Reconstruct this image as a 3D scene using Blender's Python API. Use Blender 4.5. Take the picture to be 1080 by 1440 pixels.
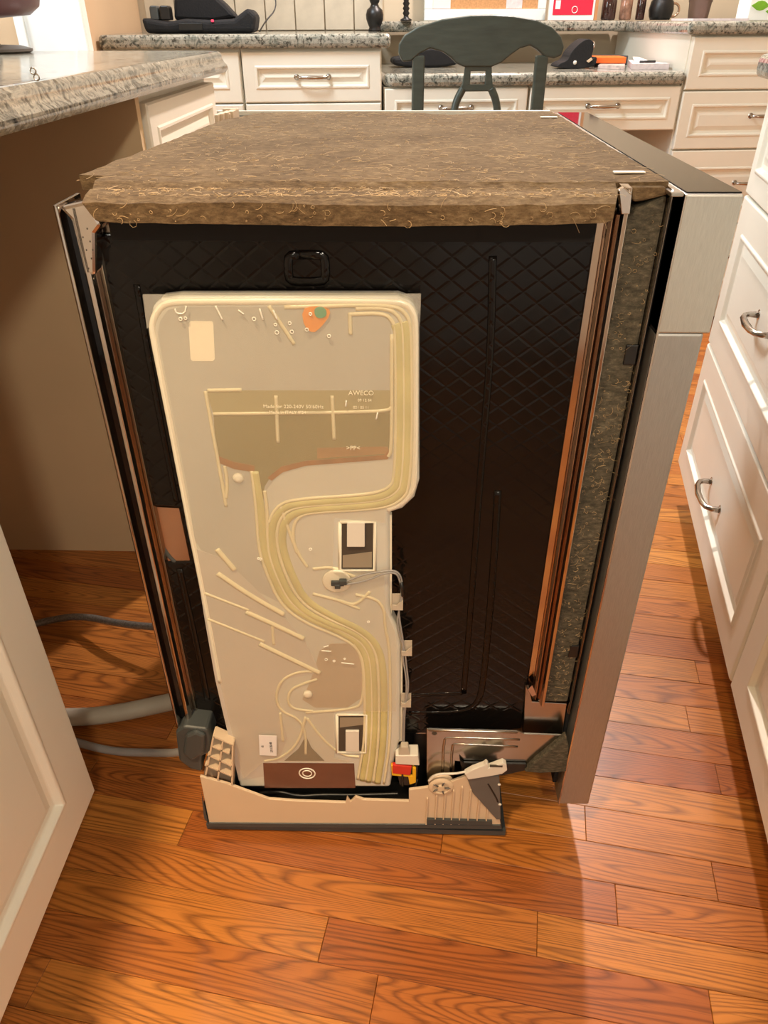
import bpy, bmesh, math, random
from mathutils import Vector, Matrix
random.seed(7)
for o in list(bpy.data.objects): bpy.data.objects.remove(o, do_unlink=True)
SC = bpy.context.scene
COL = SC.collection
R = math.radians

# ------------------------------------------------------------------ camera
CAM = (0.2804, -0.6162, 0.9506)
YAW, PITCH, ROLL, FPX = -0.0288, 0.5880, -0.0038, 1037.5
_F = Vector((math.sin(YAW)*math.cos(PITCH), math.cos(YAW)*math.cos(PITCH), -math.sin(PITCH)))
_R = Vector((math.cos(YAW), -math.sin(YAW), 0)); _U = _R.cross(_F)
_R2 = math.cos(ROLL)*_R + math.sin(ROLL)*_U; _U2 = -math.sin(ROLL)*_R + math.cos(ROLL)*_U
cd = bpy.data.cameras.new('camera'); cam = bpy.data.objects.new('camera', cd); COL.objects.link(cam)
cam.matrix_world = Matrix(((_R2.x,_U2.x,-_F.x,CAM[0]),(_R2.y,_U2.y,-_F.y,CAM[1]),(_R2.z,_U2.z,-_F.z,CAM[2]),(0,0,0,1)))
cd.sensor_fit = 'VERTICAL'; cd.sensor_height = 36; cd.sensor_width = 27; cd.lens = FPX/1440*36; cd.clip_start = 0.02
SC.camera = cam

# ------------------------------------------------------------------ world, lamps, exposure
W = bpy.data.worlds.new('world'); SC.world = W; W.use_nodes = True
W.node_tree.nodes['Background'].inputs[0].default_value = (0.9, 0.85, 0.8, 1)
W.node_tree.nodes['Background'].inputs[1].default_value = 0.12
def area(name, loc, target, size, power, color, sy=None, spread=180):
    l = bpy.data.lights.new(name, 'AREA'); l.energy = power; l.color = color; l.size = size
    if sy: l.shape = 'RECTANGLE'; l.size_y = sy
    else: l.shape = 'DISK'
    l.spread = R(spread)
    o = bpy.data.objects.new(name, l); COL.objects.link(o); o.location = loc
    o.rotation_euler = (Vector(target)-Vector(loc)).to_track_quat('-Z', 'Y').to_euler()
    return o
WARM = (1.0, 0.78, 0.52); COOL = (0.80, 0.92, 1.0); NEUT = (1.0, 0.86, 0.68)
area('ceiling_lamp_near', (-0.16, -0.80, 2.40), (-0.14, -0.34, 0), 0.14, 6.5, (1.0, 0.74, 0.44), spread=58)
area('wall_lamp_near', (0.56, -1.35, 1.60), (0.1, 0.1, 0.4), 0.12, 10.5, (1.0, 0.89, 0.72))
area('ceiling_lamp_back', (-0.55, 1.15, 2.38), (0.1, 1.3, 0), 0.5, 42, (0.78, 0.91, 1.0))
area('ceiling_lamp_right', (0.88, 2.10, 2.40), (0.55, 0.4, 0), 0.12, 62, (1.0, 0.86, 0.80))
area('window_daylight_left', (-2.75, 0.3, 1.7), (0.5, 2.0, 0.7), 1.2, 66, (0.80, 0.93, 1.0), 1.0)
SC.view_settings.view_transform = 'Standard'; SC.view_settings.look = 'None'
SC.view_settings.gamma = 1; SC.view_settings.use_curve_mapping = False
SC.view_settings.exposure = 0.02

# ------------------------------------------------------------------ measuring helpers
def ray(px, py): return _F + _R2*((px-540)/FPX) - _U2*((py-720)/FPX)
def aty(px, py, y):
    d = ray(px, py); return Vector(CAM) + d*((y-CAM[1])/d.y)
def atz(px, py, z):
    d = ray(px, py); return Vector(CAM) + d*((z-CAM[2])/d.z)

# ------------------------------------------------------------------ materials
def lin(c):
    return tuple(((x/255)/12.92 if x/255 <= .04045 else (((x/255)+.055)/1.055)**2.4) for x in c) + (1,)
MATS = {}
def mat(name, rgb, rough=.5, metal=0., var=.08, scale=20, bump=0., bscale=200, coat=0., stretch=(1,1,1), spec=.5, emis=None, alpha=None, sss=0.):
    if name in MATS: return MATS[name]
    m = bpy.data.materials.new(name); m.use_nodes = True; nt = m.node_tree; N = nt.nodes; L = nt.links
    b = N['Principled BSDF']; b.inputs['Roughness'].default_value = rough; b.inputs['Metallic'].default_value = metal
    b.inputs['Specular IOR Level'].default_value = spec
    if coat: b.inputs['Coat Weight'].default_value = coat; b.inputs['Coat Roughness'].default_value = .08
    if sss: b.inputs['Subsurface Weight'].default_value = sss; b.inputs['Subsurface Radius'].default_value = (.02,.015,.008)
    tc = N.new('ShaderNodeTexCoord'); mp = N.new('ShaderNodeMapping'); mp.inputs['Scale'].default_value = stretch
    L.new(tc.outputs['Object'], mp.inputs['Vector'])
    no = N.new('ShaderNodeTexNoise'); no.inputs['Scale'].default_value = scale; no.inputs['Detail'].default_value = 4
    L.new(mp.outputs[0], no.inputs['Vector'])
    cr = N.new('ShaderNodeValToRGB'); c = lin(rgb)
    cr.color_ramp.elements[0].position = .3; cr.color_ramp.elements[1].position = .7
    cr.color_ramp.elements[0].color = tuple(x*(1-var) for x in c[:3])+(1,)
    cr.color_ramp.elements[1].color = tuple(min(1, x*(1+var)) for x in c[:3])+(1,)
    L.new(no.outputs['Fac'], cr.inputs[0]); L.new(cr.outputs[0], b.inputs['Base Color'])
    if bump:
        n2 = N.new('ShaderNodeTexNoise'); n2.inputs['Scale'].default_value = bscale; n2.inputs['Detail'].default_value = 3
        L.new(mp.outputs[0], n2.inputs['Vector'])
        bp = N.new('ShaderNodeBump'); bp.inputs['Strength'].default_value = bump; bp.inputs['Distance'].default_value = .002
        L.new(n2.outputs['Fac'], bp.inputs['Height']); L.new(bp.outputs[0], b.inputs['Normal'])
    if alpha is not None: b.inputs['Alpha'].default_value = alpha
    if emis: b.inputs['Emission Color'].default_value = lin(emis[0]); b.inputs['Emission Strength'].default_value = emis[1]
    MATS[name] = m; return m

def nodes(name):
    m = bpy.data.materials.new(name); m.use_nodes = True; MATS[name] = m
    return m, m.node_tree.nodes, m.node_tree.links, m.node_tree.nodes['Principled BSDF']
def ramp(N, stops):
    cr = N.new('ShaderNodeValToRGB'); e = cr.color_ramp.elements
    while len(e) < len(stops): e.new(.5)
    for i, (p, c) in enumerate(stops): e[i].position = p; e[i].color = lin(c)
    return cr

def make_wood():
    m, N, L, b = nodes('oak_strip')
    tc = N.new('ShaderNodeTexCoord'); oi = N.new('ShaderNodeObjectInfo')
    mul = N.new('ShaderNodeMath'); mul.operation = 'MULTIPLY'; mul.inputs[1].default_value = 37.0
    L.new(oi.outputs['Random'], mul.inputs[0])
    add = N.new('ShaderNodeVectorMath'); add.operation = 'ADD'
    L.new(tc.outputs['Object'], add.inputs[0]); L.new(mul.outputs[0], add.inputs[1])
    mp = N.new('ShaderNodeMapping'); mp.inputs['Scale'].default_value = (2.4, 30, 30); L.new(add.outputs[0], mp.inputs[0])
    n1 = N.new('ShaderNodeTexNoise'); n1.inputs['Scale'].default_value = .55; n1.inputs['Detail'].default_value = .6; n1.inputs['Distortion'].default_value = .25
    L.new(mp.outputs[0], n1.inputs['Vector'])
    # cathedral rings: many iso-lines of a stretched noise
    m2 = N.new('ShaderNodeMath'); m2.operation = 'MULTIPLY'; m2.inputs[1].default_value = 36.0; L.new(n1.outputs['Fac'], m2.inputs[0])
    fr = N.new('ShaderNodeMath'); fr.operation = 'FRACT'; L.new(m2.outputs[0], fr.inputs[0])
    g = ramp(N, [(0, (200,192,184)), (.18, (255,255,255)), (.64, (244,242,240)), (.86, (140,126,114)), (1, (200,192,184))]); L.new(fr.outputs[0], g.inputs[0])
    mp2 = N.new('ShaderNodeMapping'); mp2.inputs['Scale'].default_value = (12, 420, 420); L.new(add.outputs[0], mp2.inputs[0])
    n2 = N.new('ShaderNodeTexNoise'); n2.inputs['Scale'].default_value = 1; n2.inputs['Detail'].default_value = 3; L.new(mp2.outputs[0], n2.inputs['Vector'])
    p = ramp(N, [(.34, (165,165,165)), (.50, (255,255,255))]); L.new(n2.outputs['Fac'], p.inputs[0])
    tone = ramp(N, [(0, (160,86,36)), (.25, (184,112,46)), (.5, (196,126,54)), (.75, (174,98,42)), (1, (206,138,62))]); L.new(oi.outputs['Random'], tone.inputs[0])
    dark = N.new('ShaderNodeMixRGB'); dark.blend_type = 'MULTIPLY'; dark.inputs[0].default_value = .68
    L.new(tone.outputs[0], dark.inputs[1]); L.new(g.outputs[0], dark.inputs[2])
    d2 = N.new('ShaderNodeMixRGB'); d2.blend_type = 'MULTIPLY'; d2.inputs[0].default_value = .55
    L.new(dark.outputs[0], d2.inputs[1]); L.new(p.outputs[0], d2.inputs[2])
    L.new(d2.outputs[0], b.inputs['Base Color'])
    b.inputs['Roughness'].default_value = .34; b.inputs['Coat Weight'].default_value = .25; b.inputs['Coat Roughness'].default_value = .22
    bp = N.new('ShaderNodeBump'); bp.inputs['Strength'].default_value = .12; bp.inputs['Distance'].default_value = .001
    L.new(d2.outputs[0], bp.inputs['Height']); L.new(bp.outputs[0], b.inputs['Normal'])
    return m
def make_granite(name, stops, rough=.12, scale=28):
    m, N, L, b = nodes(name)
    tc = N.new('ShaderNodeTexCoord')
    v = N.new('ShaderNodeTexNoise'); v.inputs['Scale'].default_value = scale; v.inputs['Detail'].default_value = 9; v.inputs['Roughness'].default_value = .72; v.inputs['Distortion'].default_value = 1.3
    L.new(tc.outputs['Object'], v.inputs['Vector'])
    cr = ramp(N, stops); L.new(v.outputs['Fac'], cr.inputs[0])
    v2 = N.new('ShaderNodeTexNoise'); v2.inputs['Scale'].default_value = scale*4; v2.inputs['Detail'].default_value = 4; L.new(tc.outputs['Object'], v2.inputs['Vector'])
    sp = ramp(N, [(.36, (70,66,62)), (.46, (255,255,255)), (1, (255,255,255))]); L.new(v2.outputs['Fac'], sp.inputs[0])
    mx = N.new('ShaderNodeMixRGB'); mx.blend_type = 'MULTIPLY'; mx.inputs[0].default_value = .8
    L.new(cr.outputs[0], mx.inputs[1]); L.new(sp.outputs[0], mx.inputs[2]); L.new(mx.outputs[0], b.inputs['Base Color'])
    b.inputs['Roughness'].default_value = rough
    return m
def make_felt(name, stops):
    m, N, L, b = nodes(name)
    tc = N.new('ShaderNodeTexCoord'); mp = N.new('ShaderNodeMapping'); mp.inputs['Scale'].default_value = (.45, 1, 1); L.new(tc.outputs['Object'], mp.inputs[0])
    v = N.new('ShaderNodeTexNoise'); v.inputs['Scale'].default_value = 260; v.inputs['Detail'].default_value = 6; v.inputs['Roughness'].default_value = .75; L.new(mp.outputs[0], v.inputs['Vector'])
    w = N.new('ShaderNodeTexNoise'); w.inputs['Scale'].default_value = 9; w.inputs['Detail'].default_value = 3; L.new(tc.outputs['Object'], w.inputs['Vector'])
    ad = N.new('ShaderNodeMath'); ad.operation = 'MULTIPLY_ADD'; ad.inputs[1].default_value = .35; L.new(w.outputs['Fac'], ad.inputs[0]); L.new(v.outputs['Fac'], ad.inputs[2])
    cr = ramp(N, stops); L.new(ad.outputs[0], cr.inputs[0]); L.new(cr.outputs[0], b.inputs['Base Color'])
    b.inputs['Roughness'].default_value = .95; b.inputs['Specular IOR Level'].default_value = .15
    bp = N.new('ShaderNodeBump'); bp.inputs['Strength'].default_value = .7; bp.inputs['Distance'].default_value = .002
    L.new(v.outputs['Fac'], bp.inputs['Height']); L.new(bp.outputs[0], b.inputs['Normal'])
    return m
def make_bitumen():
    m, N, L, b = nodes('bitumen_mat')
    b.inputs['Base Color'].default_value = lin((17,14,12)); b.inputs['Roughness'].default_value = .14; b.inputs['Specular IOR Level'].default_value = .25
    tc = N.new('ShaderNodeTexCoord'); hs = []
    for ang in (38, -38):
        mp = N.new('ShaderNodeMapping'); mp.inputs['Rotation'].default_value = (0, R(ang), 0); L.new(tc.outputs['Object'], mp.inputs[0])
        s = N.new('ShaderNodeSeparateXYZ'); L.new(mp.outputs[0], s.inputs[0])
        a = N.new('ShaderNodeMath'); a.operation = 'MULTIPLY'; a.inputs[1].default_value = 1/.0155; L.new(s.outputs['Z'], a.inputs[0])
        f = N.new('ShaderNodeMath'); f.operation = 'PINGPONG'; f.inputs[1].default_value = .5; L.new(a.outputs[0], f.inputs[0])
        q = N.new('ShaderNodeMapRange'); q.inputs[1].default_value = 0; q.inputs[2].default_value = .13; L.new(f.outputs[0], q.inputs[0]); hs.append(q)
    mn = N.new('ShaderNodeMath'); mn.operation = 'MINIMUM'; L.new(hs[0].outputs[0], mn.inputs[0]); L.new(hs[1].outputs[0], mn.inputs[1])
    n = N.new('ShaderNodeTexNoise'); n.inputs['Scale'].default_value = 14; L.new(tc.outputs['Object'], n.inputs['Vector'])
    ad = N.new('ShaderNodeMath'); ad.operation = 'MULTIPLY_ADD'; ad.inputs[1].default_value = .8; L.new(n.outputs['Fac'], ad.inputs[0]); L.new(mn.outputs[0], ad.inputs[2])
    bp = N.new('ShaderNodeBump'); bp.inputs['Strength'].default_value = .22; bp.inputs['Distance'].default_value = .0010
    L.new(ad.outputs[0], bp.inputs['Height']); L.new(bp.outputs[0], b.inputs['Normal'])
    return m
def make_brushed(name, rgb, rough, stretch, bump=.05):
    return mat(name, rgb, rough, .85, .10, 60, bump, 300, stretch=stretch)

M_WOOD = make_wood()
def make_floor_base():
    m, N, L, b = nodes('oak_floor_beyond')
    tc = N.new('ShaderNodeTexCoord'); mp = N.new('ShaderNodeMapping'); mp.inputs['Rotation'].default_value = (0, 0, R(9.2)); L.new(tc.outputs['Object'], mp.inputs[0])
    br = N.new('ShaderNodeTexBrick'); br.inputs['Scale'].default_value = 1; br.inputs['Brick Width'].default_value = .6; br.inputs['Row Height'].default_value = .0558; br.inputs['Mortar Size'].default_value = .0008
    br.inputs['Color1'].default_value = lin((200,124,56)); br.inputs['Color2'].default_value = lin((172,98,46)); br.inputs['Mortar'].default_value = lin((84,46,24)); L.new(mp.outputs[0], br.inputs['Vector'])
    m2 = N.new('ShaderNodeMapping'); m2.inputs['Scale'].default_value = (6, 160, 1); L.new(mp.outputs[0], m2.inputs[0])
    no = N.new('ShaderNodeTexNoise'); no.inputs['Scale'].default_value = 1; no.inputs['Detail'].default_value = 4; L.new(m2.outputs[0], no.inputs['Vector'])
    cr = ramp(N, [(.35, (150,140,130)), (.6, (255,255,255))]); L.new(no.outputs['Fac'], cr.inputs[0])
    mx = N.new('ShaderNodeMixRGB'); mx.blend_type = 'MULTIPLY'; mx.inputs[0].default_value = .6; L.new(br.outputs['Color'], mx.inputs[1]); L.new(cr.outputs[0], mx.inputs[2]); L.new(mx.outputs[0], b.inputs['Base Color'])
    b.inputs['Roughness'].default_value = .36
    return m
M_GRAN = make_granite('granite_tan', [(.30,(46,46,42)), (.42,(108,104,94)), (.52,(178,168,148)), (.62,(112,108,98)), (.75,(204,194,174))])
M_GRAN2 = make_granite('granite_grey', [(.30,(60,62,58)), (.43,(118,120,110)), (.53,(168,164,150)), (.63,(112,110,100)), (.76,(190,186,172))])
M_FELT = make_felt('jute_felt', [(.35,(56,44,31)), (.58,(95,76,54)), (.74,(120,98,71)), (.9,(146,123,92))])
M_FELTG = make_felt('grey_felt', [(.35,(40,37,31)), (.58,(70,65,54)), (.74,(92,85,71)), (.9,(124,114,94))])
M_BIT = make_bitumen()
M_STEEL = mat('zinc_steel', (176,172,164), .22, 1.0, .06, 30)
M_CHROME = mat('polished_steel', (200,190,180), .12, 1.0, .04, 20)
M_COPPER = mat('copper_tinted_steel', (204,170,146), .25, 1.0, .06, 20)
M_BRUSH = make_brushed('brushed_stainless', (196,194,186), .38, (60, 60, 1.5), .04)
M_BRUSHD = make_brushed('door_stainless', (172,170,166), .42, (60, 60, 1.5), .04)
M_BLACKG = mat('black_gloss', (14,13,13), .06, 0, .1, 5, spec=.3)
M_BLACK = mat('black_plastic', (20,19,18), .4, 0, .15, 30)
M_GASK_SHADOW = mat('gasket_shadow_black', (9,8,8), .8, 0, .15, 30)  # gasket rubber, darkened to carry the painted shadow under the felt too
M_BEIGE = mat('beige_plastic', (214,190,160), .42, 0, .04, 8)
M_DGREY = mat('dark_grey_plastic', (62,66,66), .45, 0, .1, 20)
M_MGREY = mat('mid_grey_plastic', (96,92,88), .45, 0, .1, 20)
M_WHITEP = mat('white_plastic', (222,214,200), .35, 0, .04, 10)
M_CREAM = mat('cream_paint', (236,230,214), .38, 0, .025, 6)
M_TANP = mat('tan_panel', (218,190,150), .6, 0, .05, 4)
M_WALLT = mat('wall_paint_tan', (204,176,142), .8, 0, .03, 3, bump=.1)
M_WALLC = mat('wall_paint_cream', (214,200,176), .8, 0, .03, 3, bump=.1)
M_WHITE = mat('white_paint', (236,240,236), .4, 0, .02, 4)
M_CEIL = mat('ceiling_paint', (235,228,216), .9, 0, .02, 4)
M_NICK = mat('satin_nickel', (176,168,158), .22, 1.0, .06, 30)
M_TILE = mat('cream_tile', (196,186,166), .25, 0, .10, 18, bump=.1, bscale=60)
M_GROUT = mat('grout', (168,156,136), .9, 0, .08, 60)
M_GREEN = mat('dark_green_paint', (52,60,53), .38, 0, .22, 14, bump=.15, bscale=90, stretch=(1,1,6))
M_FIB = mat('pale_fibre', (196,164,118), .7, 0, .35, 40)
M_TANK = mat('milky_polymer', (202,199,186), .22, 0, .07, 5, coat=.4, sss=.15)
M_TANKG = mat('milky_polymer_grey', (182,179,168), .20, 0, .06, 8, coat=.4)
M_TANKL = mat('milky_polymer_lilac', (194,186,174), .26, 0, .06, 5, coat=.3)
M_RIM = mat('milky_rim', (230,222,200), .28, 0, .05, 8, coat=.3)
M_RIB = mat('channel_rib', (226,214,176), .3, 0, .08, 25, coat=.3)
M_CHAN = mat('yellowed_channel', (200,190,132), .3, 0, .12, 25, coat=.3)
M_OLIVE = mat('murky_water', (134,124,84), .18, 0, .08, 10, coat=.5)
M_OLIVE2 = mat('murky_film', (166,156,116), .18, 0, .08, 10, coat=.5)
M_SED = mat('brown_sediment', (146,94,44), .5, 0, .25, 60)
M_MAROON = mat('brown_residue', (104,66,52), .3, 0, .15, 25, coat=.3)
M_FILM = mat('clear_film', (206,200,188), .2, 0, .05, 10, alpha=.38)
M_DROP = mat('droplet_white', (244,238,222), .15, 0, .02, 10, coat=.5)
M_CLEAR = mat('frosted_clip', (206,192,172), .3, 0, .05, 10, alpha=.75)
M_HOSE = mat('grey_hose', (170,160,142), .5, 0, .06, 20)
M_BRAID = mat('braided_hose', (128,124,118), .4, .5, .3, 300)
M_WIRE = mat('grey_wire', (150,146,142), .4, 0, .05, 20)
M_RED = mat('red_plastic', (206,52,36), .4, 0, .08, 20)
M_YEL = mat('yellow_plastic', (232,178,32), .4, 0, .08, 20)
M_ORANGE = mat('orange_resin', (236,146,48), .3, 0, .1, 40)
M_TEAL = mat('green_resin', (110,160,124), .3, 0, .1, 40)
M_DARKH = mat('dark_recess', (70,62,52), .6, 0, .1, 20)
M_INK = mat('ink', (40,34,34), .6, 0, .05, 20)
M_EMB = mat('embossed_letters', (240,232,206), .4, 0, .03, 20)
M_PAPER = mat('paper_white', (232,226,222), .6, 0, .03, 30)
M_PAPERP = mat('paper_pink', (218,206,208), .6, 0, .10, 90)
M_MAG = mat('magazine_print', (196,176,168), .4, 0, .35, 60)
M_FABB = mat('black_fabric', (13,12,14), .8, 0, .25, 60, bump=.4, bscale=200)
M_CORK = mat('cork', (196,146,98), .85, 0, .15, 160)
M_GLASSD = mat('dark_glass', (58,34,30), .1, 0, .6, 30, spec=.7)
M_TERRA = mat('brown_ceramic', (96,74,60), .4, 0, .12, 30)
M_MARW = mat('maroon_lacquer', (96,62,66), .35, 0, .1, 12)
M_LEAF = mat('leaf_print', (120,176,40), .5, 0, .2, 40)

# ------------------------------------------------------------------ mesh helpers
WL = {}            # world location of every object
class Frame:
    def __init__(s, o, deg=0, flip=False):
        a = R(deg); s.o = Vector(o); s.u = Vector((math.cos(a), math.sin(a), 0)); s.v = Vector((-math.sin(a), math.cos(a), 0))
    def __call__(s, u, v, z): return s.o + s.u*u + s.v*v + Vector((0,0,z))
ID = Frame((0,0,0))
class MB:
    def __init__(s, fr=ID): s.V = []; s.F = []; s.fr = fr
    def v(s, a, b, c): s.V.append(s.fr(a, b, c)); return len(s.V)-1
    def box(s, x0, x1, y0, y1, z0, z1):
        i = [s.v(x, y, z) for z in (z0, z1) for y in (y0, y1) for x in (x0, x1)]
        s.F += [tuple(i[k] for k in f) for f in ((0,2,3,1),(4,5,7,6),(0,1,5,4),(2,6,7,3),(0,4,6,2),(1,3,7,5))]
        return s
    def prism(s, poly, y0, y1):              # poly in (x, z), extruded along the second axis
        n = len(poly); a = [s.v(p[0], y0, p[1]) for p in poly]; b = [s.v(p[0], y1, p[1]) for p in poly]
        s.F += [tuple(a), tuple(reversed(b))] + [(a[k], b[k], b[(k+1)%n], a[(k+1)%n]) for k in range(n)]
        return s
    def slab(s, poly, z0, z1):               # poly in (x, y), extruded in z
        n = len(poly); a = [s.v(p[0], p[1], z0) for p in poly]; b = [s.v(p[0], p[1], z1) for p in poly]
        s.F += [tuple(reversed(a)), tuple(b)] + [(a[k], a[(k+1)%n], b[(k+1)%n], b[k]) for k in range(n)]
        return s
    def profile_x(s, prof, x0, x1):          # prof in (y, z), extruded in x
        n = len(prof); a = [s.v(x0, p[0], p[1]) for p in prof]; b = [s.v(x1, p[0], p[1]) for p in prof]
        s.F += [tuple(a), tuple(reversed(b))] + [(a[k], b[k], b[(k+1)%n], a[(k+1)%n]) for k in range(n)]
        return s
    def tube(s, path, r, n=8, flat=None):    # flat=(ax) squashes radius along second axis
        P = [Vector(p) for p in path]; rings = []; up0 = Vector((0,0,1))
        for i, p in enumerate(P):
            t = (P[min(i+1, len(P)-1)] - P[max(i-1, 0)]); t = t.normalized() if t.length > 1e-9 else Vector((1,0,0))
            if i == 0:
                a = up0 if abs(t.dot(up0)) < .9 else Vector((0,1,0)); nx = t.cross(a).normalized()
            else: nx = (nx - t*nx.dot(t)).normalized()
            ny = t.cross(nx); rr = r[i] if isinstance(r, (list, tuple)) else r; ring = []
            for k in range(n):
                w = 2*math.pi*k/n; d = nx*math.cos(w)*rr + ny*math.sin(w)*rr
                if flat: d.y *= flat
                q = p+d; ring.append(s.v(q.x, q.y, q.z))
            rings.append(ring)
        for a, b in zip(rings, rings[1:]): s.F += [(a[k], a[(k+1)%n], b[(k+1)%n], b[k]) for k in range(n)]
        s.F += [tuple(reversed(rings[0])), tuple(rings[-1])]
        return s
    def lathe(s, c, prof, n=24):             # prof list of (r, z) around vertical axis at c
        rings = [[s.v(c[0]+r*math.cos(2*math.pi*k/n), c[1]+r*math.sin(2*math.pi*k/n), c[2]+z) for k in range(n)] for r, z in prof]
        for a, b in zip(rings, rings[1:]): s.F += [(a[k], a[(k+1)%n], b[(k+1)%n], b[k]) for k in range(n)]
        s.F += [tuple(reversed(rings[0])), tuple(rings[-1])]
        return s
    def lathe_y(s, c, prof, n=28):           # around an axis along y; prof list of (r, y)
        rings = [[s.v(c[0]+r*math.cos(2*math.pi*k/n), c[1]+y, c[2]+r*math.sin(2*math.pi*k/n)) for k in range(n)] for r, y in prof]
        for a, b in zip(rings, rings[1:]): s.F += [(a[k], a[(k+1)%n], b[(k+1)%n], b[k]) for k in range(n)]
        s.F += [tuple(reversed(rings[0])), tuple(rings[-1])]
        return s
    def torus(s, c, Rr, r, axis='y', n=18, m=6):
        idx = []
        for i in range(n):
            a = 2*math.pi*i/n; row = []
            for j in range(m):
                b = 2*math.pi*j/m; rad = Rr + r*math.cos(b); h = r*math.sin(b)
                p = {'y': (rad*math.cos(a), h, rad*math.sin(a)), 'z': (rad*math.cos(a), rad*math.sin(a), h), 'x': (h, rad*math.cos(a), rad*math.sin(a))}[axis]
                row.append(s.v(c[0]+p[0], c[1]+p[1], c[2]+p[2]))
            idx.append(row)
        for i in range(n):
            for j in range(m): s.F.append((idx[i][j], idx[(i+1)%n][j], idx[(i+1)%n][(j+1)%m], idx[i][(j+1)%m]))
        return s
    def front(s, u0, u1, z0, z1, t=.02, v0=0., w=.045, flat=False):  # raised-panel front, face towards -v at v0-t
        rings = [(0, v0), (0, v0-t+.003), (.003, v0-t), (w, v0-t), (w+.003, v0-t-.0025), (w+.007, v0-t-.0025), (w+.011, v0-t+.006), (w+.018, v0-t+.007), (w+.032, v0-t+.0025)]
        if flat: rings = rings[:3]
        ids = []
        for ins, vv in rings: ids.append([s.v(u0+ins, vv, z0+ins), s.v(u1-ins, vv, z0+ins), s.v(u1-ins, vv, z1-ins), s.v(u0+ins, vv, z1-ins)])
        s.F.append(tuple(reversed(ids[0])))
        for a, b in zip(ids, ids[1:]): s.F += [(a[k], a[(k+1)%4], b[(k+1)%4], b[k]) for k in range(4)]
        s.F.append(tuple(ids[-1])); return s
    def pull(s, uc, zc, v0, L=.096, h=.028, r=.0045, sag=0.):  # bow handle on a face at v0, along u
        pts = [(uc-L/2, v0+.001, zc), (uc-L/2, v0-h*.55, zc-sag*.3), (uc-L/2+.006, v0-h*.85, zc-sag*.6), (uc-L/2+.02, v0-h, zc-sag), (uc, v0-h*1.08, zc-sag), (uc+L/2-.02, v0-h, zc-sag), (uc+L/2-.006, v0-h*.85, zc-sag*.6), (uc+L/2, v0-h*.55, zc-sag*.3), (uc+L/2, v0+.001, zc)]
        s.tube(pts, [r*1.3, r, r, r*1.1, r*1.25, r*1.1, r, r, r*1.3], 8)
        for sx in (-1, 1): s.tube([(uc+sx*L/2, v0+.001, zc), (uc+sx*L/2, v0-.005, zc)], r*1.9, 10)
        return s
    def build(s, name, m, parent=None, smooth=False, bevel=0, seg=2, label=None, cat=None, group=None, kind=None, angle=40):
        xs = [v.x for v in s.V]; ys = [v.y for v in s.V]; zs = [v.z for v in s.V]
        loc = Vector(((min(xs)+max(xs))/2, (min(ys)+max(ys))/2, min(zs)))
        me = bpy.data.meshes.new(name); me.from_pydata([tuple(v-loc) for v in s.V], [], s.F)
        bm = bmesh.new(); bm.from_mesh(me); bmesh.ops.recalc_face_normals(bm, faces=bm.faces); bm.to_mesh(me); bm.free()
        me.materials.append(m)
        if smooth:
            for p in me.polygons: p.use_smooth = True
        o = bpy.data.objects.new(name, me); COL.objects.link(o)
        if smooth == 'auto':
            md = None
            try: me.set_sharp_from_angle(angle=R(angle))
            except Exception: pass
        put(o, loc, parent)
        if bevel:
            b = o.modifiers.new('bevel', 'BEVEL'); b.width = bevel; b.segments = seg; b.limit_method = 'ANGLE'; b.angle_limit = R(35)
        tag(o, label, cat, group, kind); return o
def put(o, loc, parent=None):
    WL[o.name] = Vector(loc)
    if parent: o.parent = parent; o.location = Vector(loc) - WL[parent.name]
    else: o.location = loc
def tag(o, label=None, cat=None, group=None, kind=None):
    if label: o['label'] = label
    if cat: o['category'] = cat
    if group: o['group'] = group
    if kind: o['kind'] = kind
    return o
def thing(name, loc, label, cat, group=None):
    o = bpy.data.objects.new(name, None); COL.objects.link(o); o.empty_display_size = .05; put(o, loc); return tag(o, label, cat, group)
def chaikin(p, n=2, closed=True):
    for _ in range(n):
        q = []; m = len(p); rng = range(m) if closed else range(m-1)
        if not closed: q.append(p[0])
        for i in rng:
            a, b = p[i], p[(i+1) % m]
            q += [tuple(.75*x+.25*y for x, y in zip(a, b)), tuple(.25*x+.75*y for x, y in zip(a, b))]
        if not closed: q.append(p[-1])
        p = q
    return p
def text(name, body, loc, size, m, parent, rot=(R(90),0,0), extrude=.0003, align='CENTER', sx=1.0):
    c = bpy.data.curves.new(name, 'FONT'); c.body = body; c.size = size; c.extrude = extrude; c.align_x = align; c.align_y = 'CENTER'
    t = bpy.data.objects.new('tmp_text', c); COL.objects.link(t)
    dg = bpy.context.evaluated_depsgraph_get(); me = bpy.data.meshes.new_from_object(t.evaluated_get(dg))
    bpy.data.objects.remove(t, do_unlink=True); bpy.data.curves.remove(c)
    me.materials.clear(); me.materials.append(m)
    o = bpy.data.objects.new(name, me); COL.objects.link(o); put(o, loc, parent); o.rotation_euler = rot; o.scale = (sx,1,1); return o

# ================================================================== THE ROOM
bm_ = MB().box(-3.0, 2.4, -2.6, 3.2, -.06, -.012)
floor = bm_.build('floor', make_floor_base(), kind='structure')
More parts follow.
